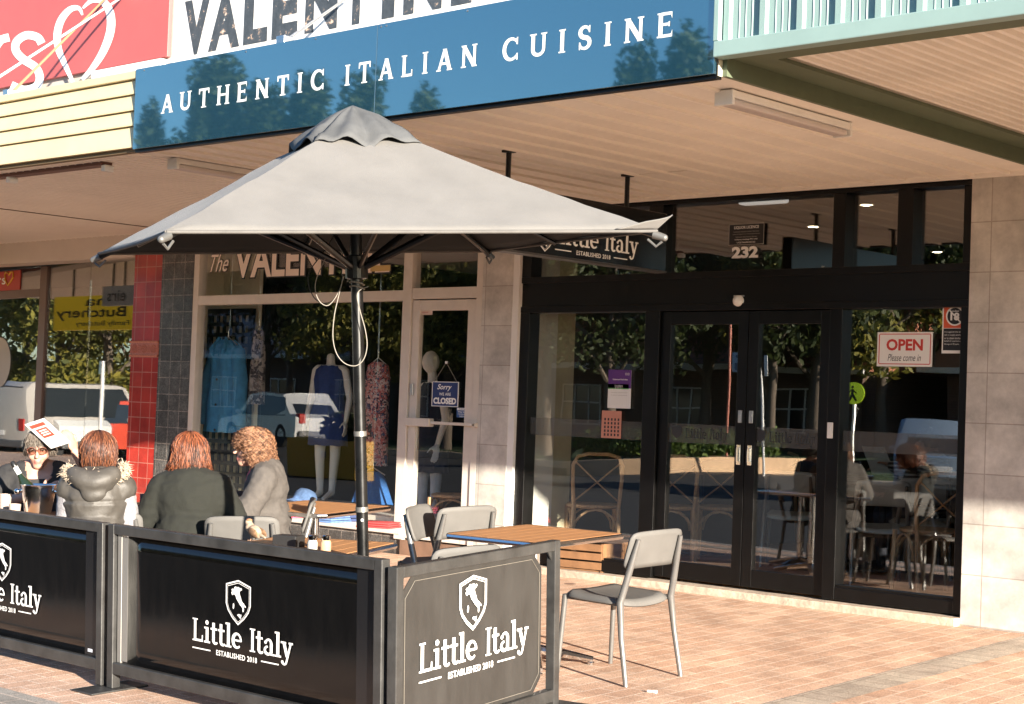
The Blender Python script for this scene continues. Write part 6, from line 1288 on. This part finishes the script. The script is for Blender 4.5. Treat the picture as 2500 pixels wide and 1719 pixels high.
a=V(520,1040,22); b_=V(855,1040,22); c=(a+b_)/2; d=b_-a
car('white hatchback reflected in the dress shop window',T(Vector((c.x,c.y,zc+.25)))@RZ(R(8)),(.78,.77,.74),L=4.5,H=1.62,kind='hatch')
c=V(2290,1050,22); car('silver blue wagon reflected in the right glass pane',T(Vector((c.x,c.y,zc+.1)))@RZ(R(62)),(.26,.33,.41),L=4.6,W=1.85,H=1.66,kind='hatch')
def VL(u,v,dist):
    q=on(u,v,SPn,SPn.dot(SPo)); d=ray(u,v).normalized(); p=q+d*dist; k=(p-SPo).dot(SPn); return p-SPn*2*k
for u,v,ds,yw,l,col,kind,L,H in ((178,1000,23,62,'silver people mover reflected in the slanting shop glass',(.40,.37,.34),'van',4.6,1.85),(300,1022,25,75,'red car reflected beside the red tiled pillar',(.50,.05,.02),'hatch',4.2,1.5),(20,990,22,150,'white pickup reflected in the shop door at the left edge',(.70,.69,.66),'ute',5.1,1.75)):
    p=VL(u,v,ds); car(l,T(Vector((p.x,p.y,zc)))@RZ(R(yw)),col,L=L,H=H,kind=kind)
p=VL(250,950,16); t=thing('parking_sign','white post reflected in the slanting shop glass','sign post',(p.x,p.y,-.4)); MB().tube([(p.x,p.y,-.43),(p.x,p.y,VL(250,880,16).z)],.035,8).build('post',M_white,t); MB().box(p.x-.2,p.x+.02,p.y-.01,p.y+.01,VL(250,915,16).z,VL(250,880,16).z).build('plate',M_steel,t)
# trees behind those cars
for u,D,s,l in ((150,30,1.0,'yellowing tree reflected above the people mover'),(270,27,.9,'yellowing tree reflected above the red car'),(60,36,1.1,'yellowing tree reflected in the glass of the shop door'),(340,33,1.0,'yellowing tree reflected next to the red tiled pillar')):
    p=VL(u,820,D); o=copy_tree(tA,None,l); put(o,p.x,p.y,s,u,z=-.4)
# yellow planter with shrub
a=V(690,1172,14); b_=V(860,1172,14); c=(a+b_)/2; w_=(b_.x-a.x)/2; t=thing('planter_box','yellow street planter box across the road','planter',(c.x,c.y,-.42)); z1=V(770,1072,14).z
MB().box(c.x-w_,c.x+w_,c.y-.5,c.y,-.42,z1,bev=.02).build('box',pm('yellow_steel',(.55,.30,.01),.5),t); mb=MB(); mb.box(c.x-.03,c.x+.12,c.y,c.y+.006,z1-.38,z1-.24); mb.build('emblem',M_navy,t)
mb=MB(); rr=random.Random(4); foliage(mb,[((c.x+w_*q,c.y-.25,z1+.25),(.5,.3,.35)) for q in (.2,.5,.8)],900,.10,rr); mb.build('shrub',M_lf2,t,norm=False)
# under-awning signs of the left shops, mirrored in the slanting glass
def hsign(u0,u1,v0,v1,ds,label,mat,lines,th=.08):
    a,b_,c,d=VL(u0,v1,ds),VL(u1,v1,ds),VL(u1,v0,ds),VL(u0,v0,ds); ex=Vector((a.x-b_.x,a.y-b_.y,0)); w_=ex.length; h_=((c.z-b_.z)+(d.z-a.z))/2; M=frame(Vector((b_.x,b_.y,(a.z+b_.z)/2)),ex,(0,0,1)); X=M@Matrix(((1,0,0,0),(0,0,-1,0),(0,1,0,0),(0,0,0,1)))
    t=thing('hanging_sign',label,'sign',M); s=-1 if (M.inverted()@SPo).y<0 else 1
    MB(M).box(0,w_,-th/2,th/2,0,h_,bev=.004).build('sign_box',mat,t)
    mb=MB(M); 
    for x in (w_*.2,w_*.8): mb.tube([(x,0,h_),(x,0,max(h_+.05,2.93-M.translation.z))],.014,6)
    mb.build('hanger',M_dk,t)
    Q=M@(Matrix(((1,0,0,0),(0,0,-1,-th/2-.002),(0,1,0,0),(0,0,0,1))) if s<0 else Matrix(((-1,0,0,w_),(0,0,1,th/2+.002),(0,1,0,0),(0,0,0,1))))
    mb=MB(); 
    for s_,x0,x1,y0,y1,bd in lines: text_fit(mb,s_,Q,x0*w_,x1*w_,y0*h_,y1*h_,bold=bd)
    mb.build('lettering',M_navy if mat is not MAT.get('pale_sign') else pm('grey_letter',(.06,.06,.06),.5),t,norm=False)
    return t
hsign(137,345,722,806,3.2,'yellow butchery sign mirrored in the slanting shop glass',pm('butcher_yellow',(.80,.56,.03),.5,emit=.12),[('ma',.28,.62,.70,.90,.02),('Butchery',.14,.97,.28,.66,.02),('Family Butchery',.10,.72,.08,.26,.02)])  # faint glow added to brighten the yellow sign face
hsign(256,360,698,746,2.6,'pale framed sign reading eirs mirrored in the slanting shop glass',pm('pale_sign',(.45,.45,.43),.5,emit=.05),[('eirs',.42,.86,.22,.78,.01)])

# low shrubs under those trees
def shrub(l,x,y,s,seed):
    rr=random.Random(seed); t=thing('shrub',l,'shrub',Matrix(),'shrubs across the road'); mb=MB(); foliage(mb,[((rr.uniform(-1.6,1.6),rr.uniform(-.6,.6),rr.uniform(.5,1.7)),(.9,.8,.7)) for _ in range(9)],4000,.10,rr); mb.build('leaves',M_lf,t,local=True,norm=False); mb=MB(); [mb.tube([(q*.3,0,0),(q*.7,.1,1.2)],.03,5) for q in (-2,-1,0,1,2)]; mb.build('stems',M_bark,t,local=True); return t
sh=None
for u,D,s,l in ((130,26,1.1,'low yellow green shrub reflected left of the people mover'),(215,29,1.3,'low yellow green shrub reflected over the people mover'),(300,27,1.2,'low yellow green shrub reflected over the red car'),(40,34,1.4,'low yellow green shrub reflected behind the pickup')):
    p=VL(u,900,D); o=shrub(l,0,0,1,3) if sh is None else copy_tree(sh,None,l); sh=sh or o; put(o,p.x,p.y,s,u*.1,z=-.45)
